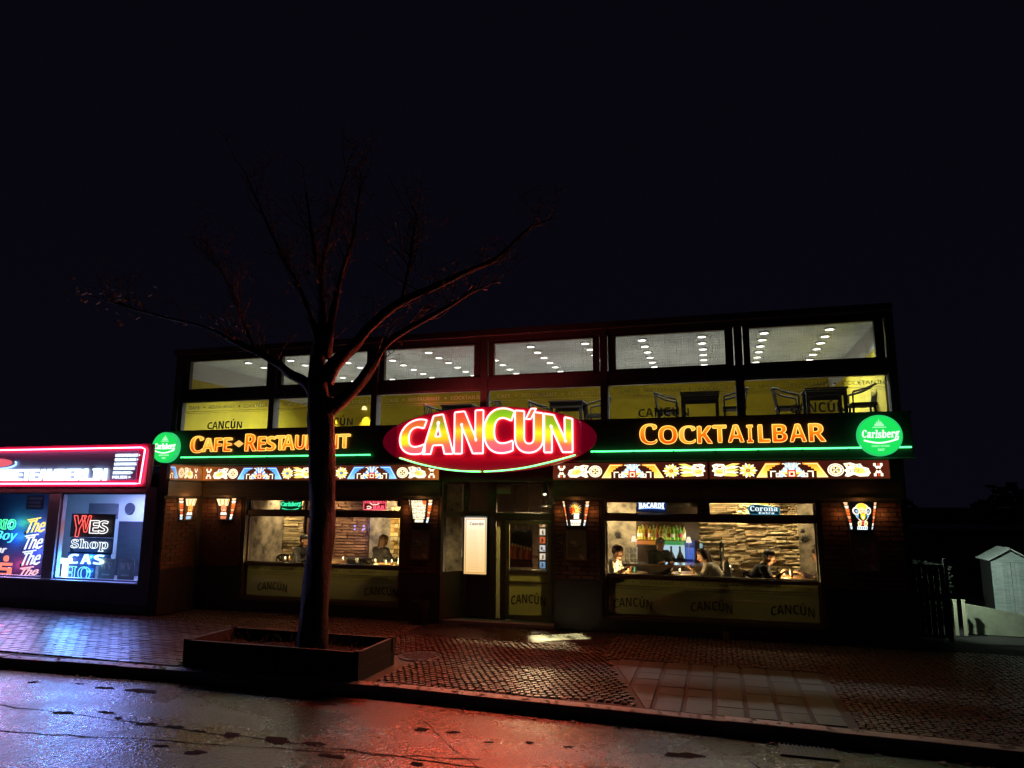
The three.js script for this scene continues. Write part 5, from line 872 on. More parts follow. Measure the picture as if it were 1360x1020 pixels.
  if (o.long) hairQ.push(cap(V(-0.06, 0.02, -0.05), V(-0.075, -0.2, -0.05), 0.045, 0.03), cap(V(0.06, 0.02, -0.05), V(0.075, -0.2, -0.05), 0.045, 0.03), cap(V(0, 0, -0.08), V(0, -0.24, -0.09), 0.06, 0.045), cap(V(-0.075, 0.05, 0.02), V(-0.085, -0.05, 0.0), 0.026, 0.025), cap(V(0.075, 0.05, 0.02), V(0.085, -0.05, 0.0), 0.026, 0.025));
  else hairQ.push(cap(V(-0.075, 0.05, -0.01), V(-0.08, 0.01, -0.03), 0.022, 0.02), cap(V(0.075, 0.05, -0.01), V(0.08, 0.01, -0.03), 0.022, 0.02));
  local('hair', put(fieldMesh(hairQ, V(-0.16, -0.32, -0.2), V(0.16, 0.18, 0.14), 48, 0.02), headM), o.hair, P);
}
const FL = 0.2;
const cloth = (c) => std(c, 0.9), hair = { brown: std([0.07, 0.035, 0.018], 0.6), black: std([0.012, 0.01, 0.01], 0.5), grey: std([0.2, 0.19, 0.18], 0.7) };
person('woman with long brown hair in a light grey jumper leaning over a candle', [0.12, FL, -13.7], -PI / 2 + 0.1, { lean: 0.72, shirt: cloth([0.4, 0.38, 0.34]), hair: hair.brown, long: true, nod: 0.3, hands: [V(-0.14, 0.79, 0.58), V(0.1, 0.79, 0.56)] });
person('dark haired man in a navy jacket facing the far end of the window table', [0.48, FL, -13.65], PI / 2 - 0.15, { lean: 0.7, shirt: cloth([0.02, 0.024, 0.04]), hair: hair.black, skin: 1, nod: 0.28, hands: [V(-0.16, 0.79, 0.58), V(0.12, 0.79, 0.56)] });
person('person in dark clothes with hands on the table at the right end of the window', [2.0, FL, -13.55], -PI / 2 - 0.1, { lean: 0.5, shirt: cloth([0.05, 0.025, 0.035]), hair: hair.brown, long: true, skin: 1, nod: 0.15, hands: [V(-0.14, 0.79, 0.58), V(0.12, 0.79, 0.56)] });
person('bartender with grey hair in a dark grey shirt low behind the bar', [-1.3, FL, -15.5], 0.5, { lean: 0.4, shirt: cloth([0.05, 0.06, 0.055]), hair: hair.grey, nod: 0.3 });
person('person in a pale shirt at the entrance end of the bar window', [-2.16, FL, -13.5], PI / 2 - 0.3, { lean: 0.6, shirt: cloth([0.4, 0.4, 0.4]), hair: hair.brown, nod: 0.2, sleeve: 0.6 });
person('person in black with brown hair in the dining room behind the red neon sign', [-7.12, FL, -13.9], PI - 0.4, { lean: 0.35, shirt: cloth([0.012, 0.012, 0.014]), hair: hair.brown, long: true, nod: 0.2 });
person('black haired person in dark clothes seated behind the green script neon sign', [-9.15, FL, -13.9], PI / 2, { lean: 0.45, shirt: cloth([0.02, 0.02, 0.022]), hair: hair.black, skin: 1 });
tableAt(-0.52, FL, -13.65, 'round table with a candle in front of the woman in the light grey jumper', 0.36);
tableAt(1.3, FL, -13.6, 'round table between the man in navy and the window end', 0.4);
tableAt(-1.62, FL, -13.5, 'round table at the entrance end of the bar window', 0.34);
tableAt(-6.6, FL, -13.6, 'round table beside the glyph lantern end of the left window', 0.36);
tableAt(-8.25, FL, -13.8, 'round table behind the tree trunk in the left window', 0.4);
const yT = FL + 0.752;
candle(-0.7, yT, -13.5, 'candle glass before the seated woman'); candle(1.1, yT, -13.5, 'candle glass before the man in navy', 1.2); candle(0.2, yT + 0.05, -13.9, 'candle glass between the two window tables', 0.5); candle(-6.5, yT, -13.45, 'candle glass at the end of the left window'); candle(-8.05, yT, -13.5, 'candle glass beside the tree in the left window', 0.7); candle(-9.0, yT, -13.4, 'candle glass left of the tree', 0.6); candle(-1.72, yT, -13.35, 'candle glass at the entrance end of the bar window', 0.6);
candle(-6.9, yT, -13.5, 'candle glass on the table corner next to the black dressed person'); candle(-7.6, yT + 0.03, -13.4, 'candle glass right beside the tree trunk in the left window', 0.8); drink(-6.35, yT, -13.5, 'wine glass shaped pale drink at the left window end', [0.7, 0.68, 0.6], 0.18); drink(-7.3, yT, -13.45, 'pale water glass near the middle of the left window', [0.6, 0.62, 0.6], 0.13); drink(-8.9, yT, -13.45, 'dark drink glass left of the tree', [0.2, 0.1, 0.05], 0.14);
drink(-0.45, yT, -13.45, 'beer glass beside the candle of the seated woman', [0.5, 0.28, 0.05]); drink(1.0, yT, -13.42, 'white milky drink glass on the table of the man in navy', [0.8, 0.76, 0.66], 0.17); drink(1.22, yT, -13.45, 'tall pale glass on the table of the man in navy', [0.75, 0.7, 0.55], 0.2); drink(-1.5, yT, -13.4, 'turquoise cocktail glass at the entrance end', [0.1, 0.55, 0.55], 0.15); drink(-6.62, yT, -13.4, 'white mug shaped glass at the end of the left window', [0.8, 0.78, 0.7], 0.11);
for (const [x, z, t, l] of [[0.0, -13.72, -PI / 2, 'dark chair under the woman in light grey'], [0.66, -13.68, PI / 2, 'dark chair under the man in navy'], [1.95, -13.6, -PI / 2, 'dark chair at the far right of the window'], [-2.2, -13.5, PI / 2, 'dark chair at the entrance end of the bar window'], [-7.1, -13.88, PI - 0.4, 'dark chair under the person with the white collar'], [-9.18, -13.9, PI / 2, 'dark chair left of the tree'], [-6.1, -13.6, -PI / 2, 'empty dark chair beside the glyph lantern'], [-1.1, -13.6, -PI / 2, 'empty dark chair at the bar window']]) chairAt(x, FL, z, t, l);
single('bench_back', bx(-8.0, -6.9, 0.5, 0.98, -14.4, -14.28), M.black, 'black upholstered bench back across the left dining room', 'bench');
single('paper_fir', (() => { const s = []; for (let i = 0; i < 4; i++) s.push(new THREE.ConeGeometry(0.13 - i * 0.028, 0.11, 10).translate(0.14, 1.02 + i * 0.07, -13.05)); s.push(cyl(0.012, 0.012, 0.06, 0.14, 0.93, -13.05)); return s; })(), std([0.35, 0.34, 0.27], 0.9), 'small pale decorative fir standing behind the window pane beside the woman', 'decoration');
// upper floor furniture close behind the glass
const UF = 3.551;
for (const [x, z, l] of [[-0.22, -13.65, 'dark square table on the upper floor above the letters of the cocktail lettering'], [1.98, -13.7, 'dark square table on the upper floor at the right end'], [-2.9, -14.2, 'dark square table on the upper floor behind the oval sign'], [-5.3, -14.2, 'dark square table on the upper floor beside the oval sign']]) tableAt(x, UF, z, l, 0.36, 1, 'square_table');
let ci = 0;
for (const x of [-0.22, 1.98, -2.9, -5.3]) for (const s of [-1, 1]) chairAt(x + s * 0.62, UF, -13.75 - (x < -2 ? 0.5 : 0) + s * 0.08, s < 0 ? PI / 2 : -PI / 2, ['left', 'right'][s < 0 ? 0 : 1] + ' curved armchair at the upper floor table ' + ['above the cocktail lettering', 'at the right end', 'behind the oval sign', 'beside the oval sign', 'behind the tree', 'at the left end'][(ci++ >> 1)]);
for (const [i, x] of [-11.1, -9.98].entries()) {
  if (x < -11.4) continue;
  const s = thing('wall_sconce', 'small brass sconce on the yellow upper wall ' + (i ? 'right of the tree trunk' : 'left of the tree trunk'), 'wall sconce', [x, 4.95, -18.55], 'sconces on the yellow upper wall');
  local('plate', bx(-0.04, 0.04, -0.06, 0.06, -0.045, -0.03), M.rim, s); local('arm', rod(V(0, 0, -0.03), V(0, 0.02, 0.08), 0.008), M.rim, s); local('shade', new THREE.CylinderGeometry(0.05, 0.08, 0.1, 14, 1, true).translate(0, 0, 0.09), glowing([1, 0.85, 0.3], 1.6), s);
  spotLight(new THREE.Color(1, 0.82, 0.3), 5, [x, 4.93, -18.45], [x, 3.6, -18.5], 0.55, 0.3, 1);
}

// ---------------------------------------------------------------- street tree and its planter
{
  const t = thing('street_tree', 'bare dark street tree in the planter before the cafe lettering', 'tree', [-5.46, 0.2, -8.9]);
  const J = (r) => rr(-r, r), P = (l) => l.map(([x, y, z]) => V(x, y, z));
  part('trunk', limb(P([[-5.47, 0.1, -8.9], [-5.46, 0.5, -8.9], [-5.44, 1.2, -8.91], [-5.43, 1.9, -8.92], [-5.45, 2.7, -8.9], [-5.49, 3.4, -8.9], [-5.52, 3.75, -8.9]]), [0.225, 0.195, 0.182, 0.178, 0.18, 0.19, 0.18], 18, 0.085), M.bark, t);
  const limbs = [
    [[[-5.55, 3.6, -8.9], [-5.58, 4.1, -8.9], [-5.6, 4.45, -8.92], [-5.58, 4.9, -8.95], [-5.66, 5.4, -8.95], [-5.8, 6.1, -8.9], [-5.96, 7.0, -8.85]], [0.17, 0.13, 0.1, 0.065, 0.045, 0.03, 0.012]],
    [[[-5.5, 4.35, -8.9], [-5.48, 4.9, -9.0], [-5.38, 5.6, -9.05], [-5.24, 6.3, -9.1], [-5.16, 7.1, -9.15]], [0.09, 0.055, 0.04, 0.026, 0.01]],
    [[[-5.46, 3.5, -8.9], [-5.3, 3.62, -8.95], [-5.05, 3.92, -9.05], [-4.86, 4.2, -9.12], [-4.72, 4.5, -9.2], [-4.56, 4.68, -9.25], [-4.15, 4.93, -9.3], [-3.64, 5.16, -9.35], [-3.38, 5.34, -9.35], [-3.0, 5.46, -9.4]], [0.125, 0.105, 0.09, 0.08, 0.066, 0.052, 0.038, 0.026, 0.018, 0.007]],
    [[[-5.46, 4.0, -8.9], [-5.32, 4.24, -8.9], [-5.08, 4.5, -8.95], [-4.84, 4.8, -9.0], [-4.36, 5.13, -9.05], [-3.87, 5.38, -9.1], [-3.27, 5.62, -9.15], [-2.94, 5.72, -9.2], [-2.44, 6.14, -9.2], [-2.1, 6.3, -9.25]], [0.13, 0.105, 0.088, 0.075, 0.06, 0.05, 0.04, 0.032, 0.02, 0.008]],
    [[[-5.56, 3.72, -8.9], [-5.78, 4.0, -8.85], [-6.0, 4.14, -8.8], [-6.23, 4.3, -8.75], [-6.58, 4.5, -8.7], [-6.85, 4.6, -8.65], [-7.3, 4.84, -8.6], [-8.15, 5.08, -8.5], [-8.9, 5.3, -8.4], [-9.6, 5.5, -8.3]], [0.1, 0.08, 0.07, 0.06, 0.048, 0.036, 0.028, 0.02, 0.012, 0.006]],
    [[[-5.6, 4.6, -8.9], [-5.9, 5.3, -8.8], [-6.35, 6.2, -8.7], [-6.9, 7.35, -8.6]], [0.06, 0.035, 0.022, 0.008]],
    [[[-5.6, 4.9, -8.92], [-5.75, 5.8, -9.1], [-5.7, 6.8, -9.3], [-5.5, 7.9, -9.4]], [0.05, 0.034, 0.02, 0.008]],
    [[[-6.58, 4.5, -8.7], [-6.9, 5.0, -8.8], [-7.3, 5.7, -8.9], [-7.9, 6.3, -9.0]], [0.035, 0.025, 0.014, 0.006]],
    [[[-4.36, 5.13, -9.05], [-4.2, 5.7, -9.0], [-4.1, 6.5, -8.95]], [0.028, 0.018, 0.007]],
  ];
  const twig = [];
  for (const [p, r] of limbs) {
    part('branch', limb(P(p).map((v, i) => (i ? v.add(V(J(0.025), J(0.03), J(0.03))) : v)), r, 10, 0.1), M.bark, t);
    const c = new THREE.CatmullRomCurve3(P(p));
    for (let i = 0; i < 26; i++) {
      const u = rr(0.3, 1), a = c.getPoint(u), d = c.getTangent(u).multiplyScalar(0.5).add(V(J(0.9), rr(-0.1, 1.0), J(0.9))).normalize(), l = rr(0.25, 0.9) * (1.25 - 0.5 * u);
      const b = a.clone().addScaledVector(d, l * 0.5).add(V(J(0.05), J(0.05), J(0.05))), e = a.clone().addScaledVector(d, l).add(V(J(0.1), rr(0, 0.15), J(0.1)));
      twig.push(limb([a, b, e], [0.009, 0.006, 0.002], 5, 0.05));
      for (let k = 0; k < 3; k++) { const q = a.clone().lerp(e, rr(0.4, 1)); twig.push(limb([q, q.clone().add(V(J(0.12), rr(0, 0.15), J(0.12))), q.clone().add(V(J(0.28), rr(0.02, 0.3), J(0.28)))], [0.006, 0.004, 0.002], 4, 0)); }
    }
  }
  const tw = part('twigs', twig, M.bark, t); tw.userData.kind = 'stuff';
  // a few last leaves at the twig ends
  const leaf = [], lm = new THREE.MeshPhysicalMaterial({ color: rgb(0.07, 0.065, 0.03), roughness: 0.9, transmission: 0.3, thickness: 0, side: THREE.DoubleSide });
  for (const [cx, cy, cz, n, r] of [[-8.6, 5.25, -8.45, 26, 0.55], [-7.2, 5.0, -8.6, 16, 0.5], [-6.9, 4.75, -8.6, 14, 0.3], [-6.0, 5.6, -8.8, 10, 0.6], [-9.4, 5.5, -8.3, 20, 0.4], [-3.4, 5.5, -9.3, 14, 0.4]]) for (let i = 0; i < n; i++) { const g = new THREE.CircleGeometry(rr(0.018, 0.034), 5).scale(1, 1.5, 1).rotateX(rr(0, 6)).rotateY(rr(0, 6)).translate(cx + J(r), cy + J(r * 0.5), cz + J(r)); leaf.push(g); }
  const lv = part('leaves', leaf, lm, t); lv.userData.kind = 'stuff';
  const tg = part('tree_tag', bx(-5.52, -5.46, 2.02, 2.045, -8.7, -8.69), M.white, t);

  const x0 = -7.14, x1 = -4.46, z0 = -9.4, z1 = -8.36, h = 0.35;
  const p = thing('tree_planter', 'low dark timber planter box round the foot of the street tree', 'planter', [(x0 + x1) / 2, 0, z1]);
  for (const k of [0, 1]) { const a = -0.02 + k * 0.185, b = a + 0.18 + (k ? 0.005 : 0); part('board', bx(x0 + 0.06, x1 - 0.06, a, b, z1 - 0.05, z1 - 0.004 * k), M.planter, p); part('board', bx(x0 + 0.06, x1 - 0.06, a, b, z0, z0 + 0.05), M.planter, p); part('board', bx(x0 + 0.004 * k, x0 + 0.05, a, b, z0 + 0.06, z1 - 0.06), M.planter, p); part('board', bx(x1 - 0.05, x1 - 0.004 * k, a, b, z0 + 0.06, z1 - 0.06), M.planter, p); }
  for (const [x, z] of [[x0, z0], [x1 - 0.06, z0], [x0, z1 - 0.06], [x1 - 0.06, z1 - 0.06]]) part('corner_post', bx(x - 0.004, x + 0.064, -0.02, h + 0.015, z - 0.004, z + 0.064), M.planter, p);
  const sg = new THREE.PlaneGeometry(x1 - x0 - 0.1, z1 - z0 - 0.1, 26, 12).rotateX(-PI / 2); { const q = sg.attributes.position; for (let i = 0; i < q.count; i++) q.setY(i, 0.2 + rr(-0.02, 0.03)); sg.computeVertexNormals(); } part('soil', metres(sg.translate((x0 + x1) / 2, 0, (z0 + z1) / 2)), M.soil, p);
  const weeds = []; for (let i = 0; i < 160; i++) { const x = rr(x0 + 0.1, x1 - 0.1), z = rr(z0 + 0.1, z1 - 0.1), l = rr(0.05, 0.2); weeds.push(limb([V(x, 0.2, z), V(x + J(0.03), 0.2 + l * 0.6, z + J(0.03)), V(x + J(0.1), 0.2 + l, z + J(0.1))], [0.004, 0.003, 0.001], 3, 0)); }
  const w = single('weeds', weeds, std([0.035, 0.045, 0.015], 0.9), 'thin weeds and dry grass growing in the tree planter', 'weeds'); w.userData.kind = 'stuff';
}
// small marker plate and black pot at the foot of the facade
{ const s = thing('marker_plate', 'small yellowish marker plate on a post at the foot of the bar window', 'marker', [0.06, 0, -12.35]); local('plate', bx(-0.045, 0.045, 0.05, 0.17, 0, 0.012), std([0.3, 0.27, 0.05], 0.6), s); local('post', bx(-0.012, 0.012, 0, 0.06, -0.004, 0.008), M.iron, s);
  const a = thing('ash_bin', 'squat black ash bin beside the entrance under the glyph lantern', 'ash bin', [-5.35, 0, -12.35]); local('drum', lathe([[0, 0], [0.12, 0], [0.15, 0.3], [0.16, 0.42], [0.14, 0.42], [0.13, 0.3]], 0, 0, 0, 18), M.black, a); local('sand', new THREE.CylinderGeometry(0.135, 0.135, 0.02, 18).translate(0, 0.37, 0), M.soil, a); }

// ---------------------------------------------------------------- neon shop next door
const SZ = -11.55;
const shop = thing('neon_shop_building', 'low neon sign shop with two bright display windows next to the restaurant', 'shop building', [-14, 0, SZ]);
const shopStone = std([0.14, 0.125, 0.12], 0.7, { map: rep(T.grime, 0.7) }), shopFrame = std([0.3, 0.29, 0.32], 0.5);
part('wall', [bx(-18, -10.79, 0.0, 0.58, SZ - 0.25, SZ), bx(-11.09, -10.79, 0.58, 2.5, SZ - 0.25, SZ), bx(-18, -10.79, 2.38, 2.5, SZ - 0.25, SZ), bx(-18, -17.6, 0.58, 2.38, SZ - 0.25, SZ)], shopStone, shop);
part('pillar', [bx(-11.06, -10.79, 0.185, 2.5, SZ, SZ + 0.03), bx(-11.06, -10.95, 2.5, 3.36, SZ, SZ + 0.03)], shopStone, shop);
part('sill', bx(-17.6, -11.09, 0.58, 0.61, SZ - 0.1, SZ + 0.05), shopFrame, shop);
for (const [a, b] of [[-13.6, -13.3], [-17.6, -17.5]]) part('mullion', bx(a, b, 0.61, 2.38, SZ - 0.18, SZ - 0.01), shopFrame, shop);
for (const [a, b] of [[-17.5, -13.6], [-13.3, -11.09]]) { const w = part('window', frameGeo(a, b, 0.61, 2.38, SZ - 0.14, SZ - 0.06, 0.035), shopFrame, shop); part('pane', pane(a + 0.035, b - 0.035, 0.645, 2.345, SZ - 0.1), M.glass, w); }
const shopWhite = std([0.62, 0.62, 0.66], 0.85);
part('interior_wall', [bx(-18, -10.79, 0, 2.6, -13.5, -13.4), bx(-10.84, -10.79, 0, 2.6, -13.4, SZ - 0.25)], shopWhite, shop);
part('interior_backing', bx(-17.6, -14.02, 0.6, 2.38, -12.1, -12.06), std([0.02, 0.03, 0.16], 0.6), shop);  // blue neon glow is put into the backing colour
part('display_side', bx(-14.02, -13.99, 0.6, 2.38, -12.1, SZ - 0.4), shopWhite, shop);
part('interior_floor', bx(-18, -10.84, 0.02, 0.5, -13.4, SZ - 0.25), std([0.25, 0.25, 0.27], 0.5), shop);
part('interior_ceiling', bx(-18, -10.84, 2.5, 2.6, -13.4, SZ - 0.25), shopWhite, shop);
part('interior_door', bx(-13.52, -12.84, 0.5, 1.73, -13.4, -13.36), std([0.04, 0.04, 0.07], 0.5), shop);
part('grey_board', bx(-14.47, -13.6, 1.78, 2.14, -13.4, -13.37), std([0.16, 0.16, 0.2], 0.7), shop);
part('wall_clock', new THREE.CylinderGeometry(0.13, 0.13, 0.04, 20).rotateX(PI / 2).translate(-13.25, 2.03, -13.37), std([0.06, 0.06, 0.1], 0.5), shop);
part('roof', bx(-18.05, -10.79, 2.62, 2.78, -13.6, SZ - 0.02), M.frame, shop);
part('sign_board', bx(-18.05, -11.07, 2.5, 3.37, SZ - 0.02, SZ + 0.03), std([0.45, 0.015, 0.11], 0.4), shop);
part('plinth', bx(-18, -10.795, 0.006, 0.18, SZ, SZ + 0.02), M.plinth, shop);
{
  const tl = thing('tube_lamp', 'fluorescent ceiling tube inside the neon shop', 'lamp', [-12.6, 2.44, -12.7]); local('tube', rod(V(-0.7, 0, 0), V(0.7, 0, 0), 0.016), glowing([0.6, 0.68, 1], 4), tl); local('holder', bx(-0.72, 0.72, 0.02, 0.055, -0.03, 0.03), M.white, tl);
  areaLight(new THREE.Color(0.36, 0.42, 1), 40, 1.4, 0.2, [-12.6, 2.42, -12.7], [-12.6, 0, -12.7]);
  // the long sign over the windows
  const s = thing('shop_fascia_sign', 'long shop sign with cold white letters framed by pink neon', 'shop sign', [-14.3, 2.55, SZ + 0.04]);
  const inner = std([0.34, 0.3, 0.6], 0.35), pink = glowing([1, 0.16, 0.26], 13), cold = glowing([0.7, 1, 0.97], 2.6), cold2 = glowing([0.72, 0.9, 1], 1.8);
  part('panel', bx(-17.8, -11.32, 2.63, 3.24, SZ + 0.03, SZ + 0.045), inner, s);
  part('neon_border', ring([[-17.9, 2.565], [-11.19, 2.565], [-11.125, 3.295], [-17.9, 3.295]], SZ + 0.075, 0.014, 0.1), pink, s);
  const str = 'WERBETEAMBERLIN'; let x = -15.53; const wd = 0.231; [...str].forEach((ch) => { const w = ch === 'I' ? 0.13 : ch === 'M' || ch === 'W' ? 0.295 : wd; part('letter', glyph(bold, ch, x, x + w - 0.012, 2.63, 2.872, SZ + 0.06, SZ + 0.1).g, cold, s); x += w; });
  ['LEUCHTREKLAME >', 'NEONANLAGEN >', 'LICHTWERBUNG', 'BESCHILDERUNG', 'DIGITALDRUCK >', 'FOLIEN >'].forEach((q, i) => part('small_lettering', words(bold, q, -11.88 - 0.006 * i, -11.26 - 0.038 * i, 3.112 - i * 0.089, 3.17 - i * 0.089, SZ + 0.05, SZ + 0.062), cold2, s));
  const e = (cx, cy, a, b, n, f) => { const p = []; for (let i = 0; i <= n; i++) { const t = f[0] + (f[1] - f[0]) * i / n; p.push(new THREE.Vector2(cx + a * Math.cos(t), cy + b * Math.sin(t))); } return p; };
  part('swoosh', new THREE.ExtrudeGeometry(new THREE.Shape(e(-15.1, 3.02, 0.42, 0.09, 30, [0, 2 * PI])), { depth: 0.02, bevelEnabled: false }).translate(0, 0, SZ + 0.046), glowing([0.95, 0.15, 0.2], 0.9), s);
  part('swoosh_arc', new THREE.TubeGeometry(new THREE.CatmullRomCurve3(e(-15.05, 3.0, 0.52, 0.11, 24, [-PI * 0.7, 0.35]).map((q) => V(q.x, q.y, SZ + 0.075))), 24, 0.018, 6), glowing([0.35, 0.7, 1], 2), s);
  areaLight(new THREE.Color(1, 0.14, 0.3), 2.6, 6.4, 0.06, [-14.5, 3.3, SZ + 0.12], [-14.5, 2.4, -7]);
  areaLight(new THREE.Color(1, 0.14, 0.3), 2.6, 6.4, 0.06, [-14.5, 2.56, SZ + 0.12], [-14.5, 1.4, -7]);
  areaLight(new THREE.Color(0.6, 0.75, 1), 2, 6.2, 0.35, [-14.5, 2.85, SZ + 0.13], [-14.5, 1, -6]);
}
pointLight(new THREE.Color(0.1, 0.6, 1), 0.6, [-13.75, 1.2, -12.2], 3);
// neon show pieces in the two windows
const NZ = SZ - 0.32;
function piece(name, label, x, y, build, light, group) { x *= 1.0277; y = 2.3 + (y - 2.3) * 1.0277; const s = thing(name, label, 'neon sign', [x, y, NZ], group); build(s); local('stand', bx(-0.02, 0.02, -0.02, 0.04, -0.03, -0.01), M.iron, s); if (light) areaLight(new THREE.Color(...light), light[3] ?? 1.2, 0.5, 0.25, [x + 0.25, y + 0.12, NZ + 0.04], [x + 0.25, y - 0.6, NZ + 3]); return s; }
const script = (font, str, w, h, c, k, skew = 0.06) => (s) => { local('tube_letters', words(font, str, 0, w, 0, h, 0, 0.02, skew), glowing(c, k), s); };
piece('neon_word_sign', 'green capital neon word high in the left shop window', -15.0, 1.6, (s) => { const G = glyph(bold, 'BIO', 0, 0.58, 0, 0.21, 0, 0.01, null, 0.02); local('tube_letters', G.outlines.map((o) => ring(o, 0.01, 0.011)), glowing([0.08, 1, 0.4], 1.7), s); }, [0.1, 1, 0.4]);
piece('neon_word_sign', 'turquoise script neon word under the green one in the shop window', -15.0, 1.32, script(regular, 'Boy', 0.6, 0.25, [0.08, 0.75, 1], 1.7, 0.1), [0.1, 0.7, 1]);
piece('neon_word_sign', 'small white neon word under the turquoise script in the shop window', -15.05, 1.1, script(bold, 'Bar', 0.42, 0.14, [0.9, 0.9, 1], 1.1), null);
piece('neon_word_sign', 'rounded blue white neon letter beside the red emblem in the shop window', -15.1, 0.86, script(bold, 'D', 0.26, 0.2, [0.75, 0.9, 1], 1.6), [0.2, 0.4, 1]);
piece('neon_emblem', 'red block letter S emblem with a dot at the bottom of the left shop window', -14.78, 0.63, (s) => { const m = glowing([1, 0.22, 0.14], 1.5); local('block_letter', [bx(0, 0.4, 0, 0.06, 0, 0.03), bx(0.3, 0.4, 0.06, 0.12, 0, 0.03), bx(0.0, 0.4, 0.12, 0.18, 0, 0.03), bx(0.0, 0.1, 0.18, 0.22, 0, 0.03), bx(0, 0.4, 0.22, 0.28, 0, 0.03)].map((g) => g), m, s); local('dot', new THREE.CylinderGeometry(0.065, 0.065, 0.03, 18).rotateX(PI / 2).translate(0.22, 0.37, 0.015), m, s); }, [1, 0.1, 0.1]);
[['yellow', [1, 0.75, 0.12], 1.52, 1.7], ['white upper', [0.95, 0.9, 1], 1.18, 1.6], ['white lower', [0.75, 0.88, 1], 0.85, 1.6], ['pink', [1, 0.5, 0.6], 0.64, 1.5]].forEach(([n, c, y, k], i) => piece('neon_word_sign', n + ' slanted script neon word beside the window post of the shop', -14.2 + 0.03 * (3 - i) * 0.5, y, (s) => { const h = i === 3 ? 0.16 : 0.29; local('tube_letters', words(regular, 'The', 0, 0.5, 0, h, 0, 0.02, 0.12, (X, Y, u) => [X, Y + 0.05 * u]), glowing(c, k), s); local('bar', rod(V(0.06, h + 0.0, 0.01), V(0.42, h + 0.05, 0.01), 0.013), glowing(c, k), s); local('swash', tube([V(0.36, 0.07, 0.01), V(0.46, 0.04, 0.01), V(0.56, 0.1, 0.01)], 0.012), glowing(c, k), s); }, [[1, 0.7, 0.2], [0.3, 0.4, 1, 2], [0.1, 0.4, 1, 2], [1, 0.2, 0.3, 2]][i], 'slanted neon words one above the other'));
piece('neon_name_sign', 'red and white outlined neon name on a dark board in the right shop window', -12.9, 1.5, (s) => {
  local('board', bx(-0.06, 1.1, -0.03, 0.46, -0.05, -0.03), M.black, s); const r = glowing([1, 0.1, 0.08], 1.8), w = glowing([1, 0.95, 0.95], 1.6);
  const Y = glyph(bold, 'Y', 0, 0.34, -0.02, 0.42, 0, 0.01, null, 0.05), Vv = glyph(bold, 'V', 0.26, 0.52, 0.08, 0.42, 0, 0.01), E = glyph(bold, 'E', 0.5, 0.74, 0.06, 0.32, 0, 0.01), S = glyph(bold, 'S', 0.74, 0.98, 0.06, 0.32, 0, 0.01);
  local('red_tubes', [...Y.outlines, ...Vv.outlines].map((o) => ring(o, 0.01, 0.009)), r, s); local('white_tubes', [...E.outlines, ...S.outlines].map((o) => ring(o, 0.01, 0.009)), w, s);
}, [1, 0.4, 0.4]);
piece('neon_word_sign', 'white outlined neon word under the red and white name in the shop window', -12.86, 1.2, (s) => { const G = glyph(serif, 'Shop', 0, 0.98, 0, 0.24, 0, 0.01); local('tube_letters', G.outlines.map((o) => ring(o, 0.01, 0.007)), glowing([0.85, 0.95, 1], 1.6), s); local('board', bx(-0.06, 1.06, -0.06, 0.27, -0.05, -0.03), std([0.02, 0.06, 0.16], 0.5), s); }, [0.3, 0.6, 1]);
piece('neon_word_sign', 'thick white blue neon capitals in the middle of the right shop window', -12.88, 0.94, (s) => { local('tube_letters', ['C', 'A', 'S'].map((c, i) => glyph(bold, c, i * 0.34, i * 0.34 + 0.26, 0, 0.2, 0, 0.03).g), glowing([0.5, 0.85, 1], 2.2), s); local('board', bx(-0.08, 1.05, -0.03, 0.24, -0.05, -0.03), std([0.01, 0.08, 0.4], 0.5), s); }, [0.06, 0.3, 1, 22]);
piece('neon_word_sign', 'blue outlined serif neon capitals at the bottom of the right shop window', -12.96, 0.63, (s) => { local('tube_letters', ['H', 'O'].flatMap((c, i) => glyph(serif, c, i * 0.37, i * 0.37 + 0.32, 0, 0.26, 0, 0.01).outlines).map((o) => ring(o, 0.01, 0.008)), glowing([0.2, 0.75, 1], 1.9), s); local('board', bx(-0.06, 0.76, -0.02, 0.28, -0.05, -0.03), std([0.01, 0.05, 0.25], 0.5), s); }, [0.06, 0.35, 1, 22]);
piece('neon_letter', 'glaring white single neon letter T beside the window post of the shop', -13.08, 0.62, (s) => { local('tube_letter', [bx(0.1, 0.2, 0, 0.4, 0, 0.05), bx(0, 0.3, 0.33, 0.43, 0, 0.05)], glowing([0.85, 0.95, 1], 4), s); }, [0.6, 0.8, 1, 2.5]);
for (const [x, n] of [[-12.45, 'first'], [-11.95, 'second']]) { const b = thing('acrylic_board', n + ' pale acrylic sample board with faint marks low in the right shop window', 'sample board', [x, 0.61, NZ - 0.02]); local('board', bx(0, 0.42, 0, 0.42, -0.01, 0), std([0.3, 0.32, 0.3], 0.4), b); local('marks', [words(serif, 'W', 0.06, 0.2, 0.2, 0.34, 0, 0.008), words(serif, 'V', 0.22, 0.36, 0.2, 0.34, 0, 0.008), bx(0.1, 0.3, 0.08, 0.11, 0, 0.006)], M.white, b); }
{ const b = thing('dim_notice', 'dim purple printed notice hung at the top of the left shop window', 'notice', [-14.35, 2.02, NZ]); local('sheet', bx(-0.24, 0.24, 0, 0.3, -0.01, 0), std([0.07, 0.04, 0.08], 0.6), b); local('print', [bx(-0.2, 0.2, 0.2, 0.26, 0, 0.004), bx(-0.2, 0.16, 0.12, 0.17, 0, 0.004), bx(-0.2, 0.18, 0.04, 0.09, 0, 0.004)], std([0.3, 0.2, 0.32], 0.6), b); }
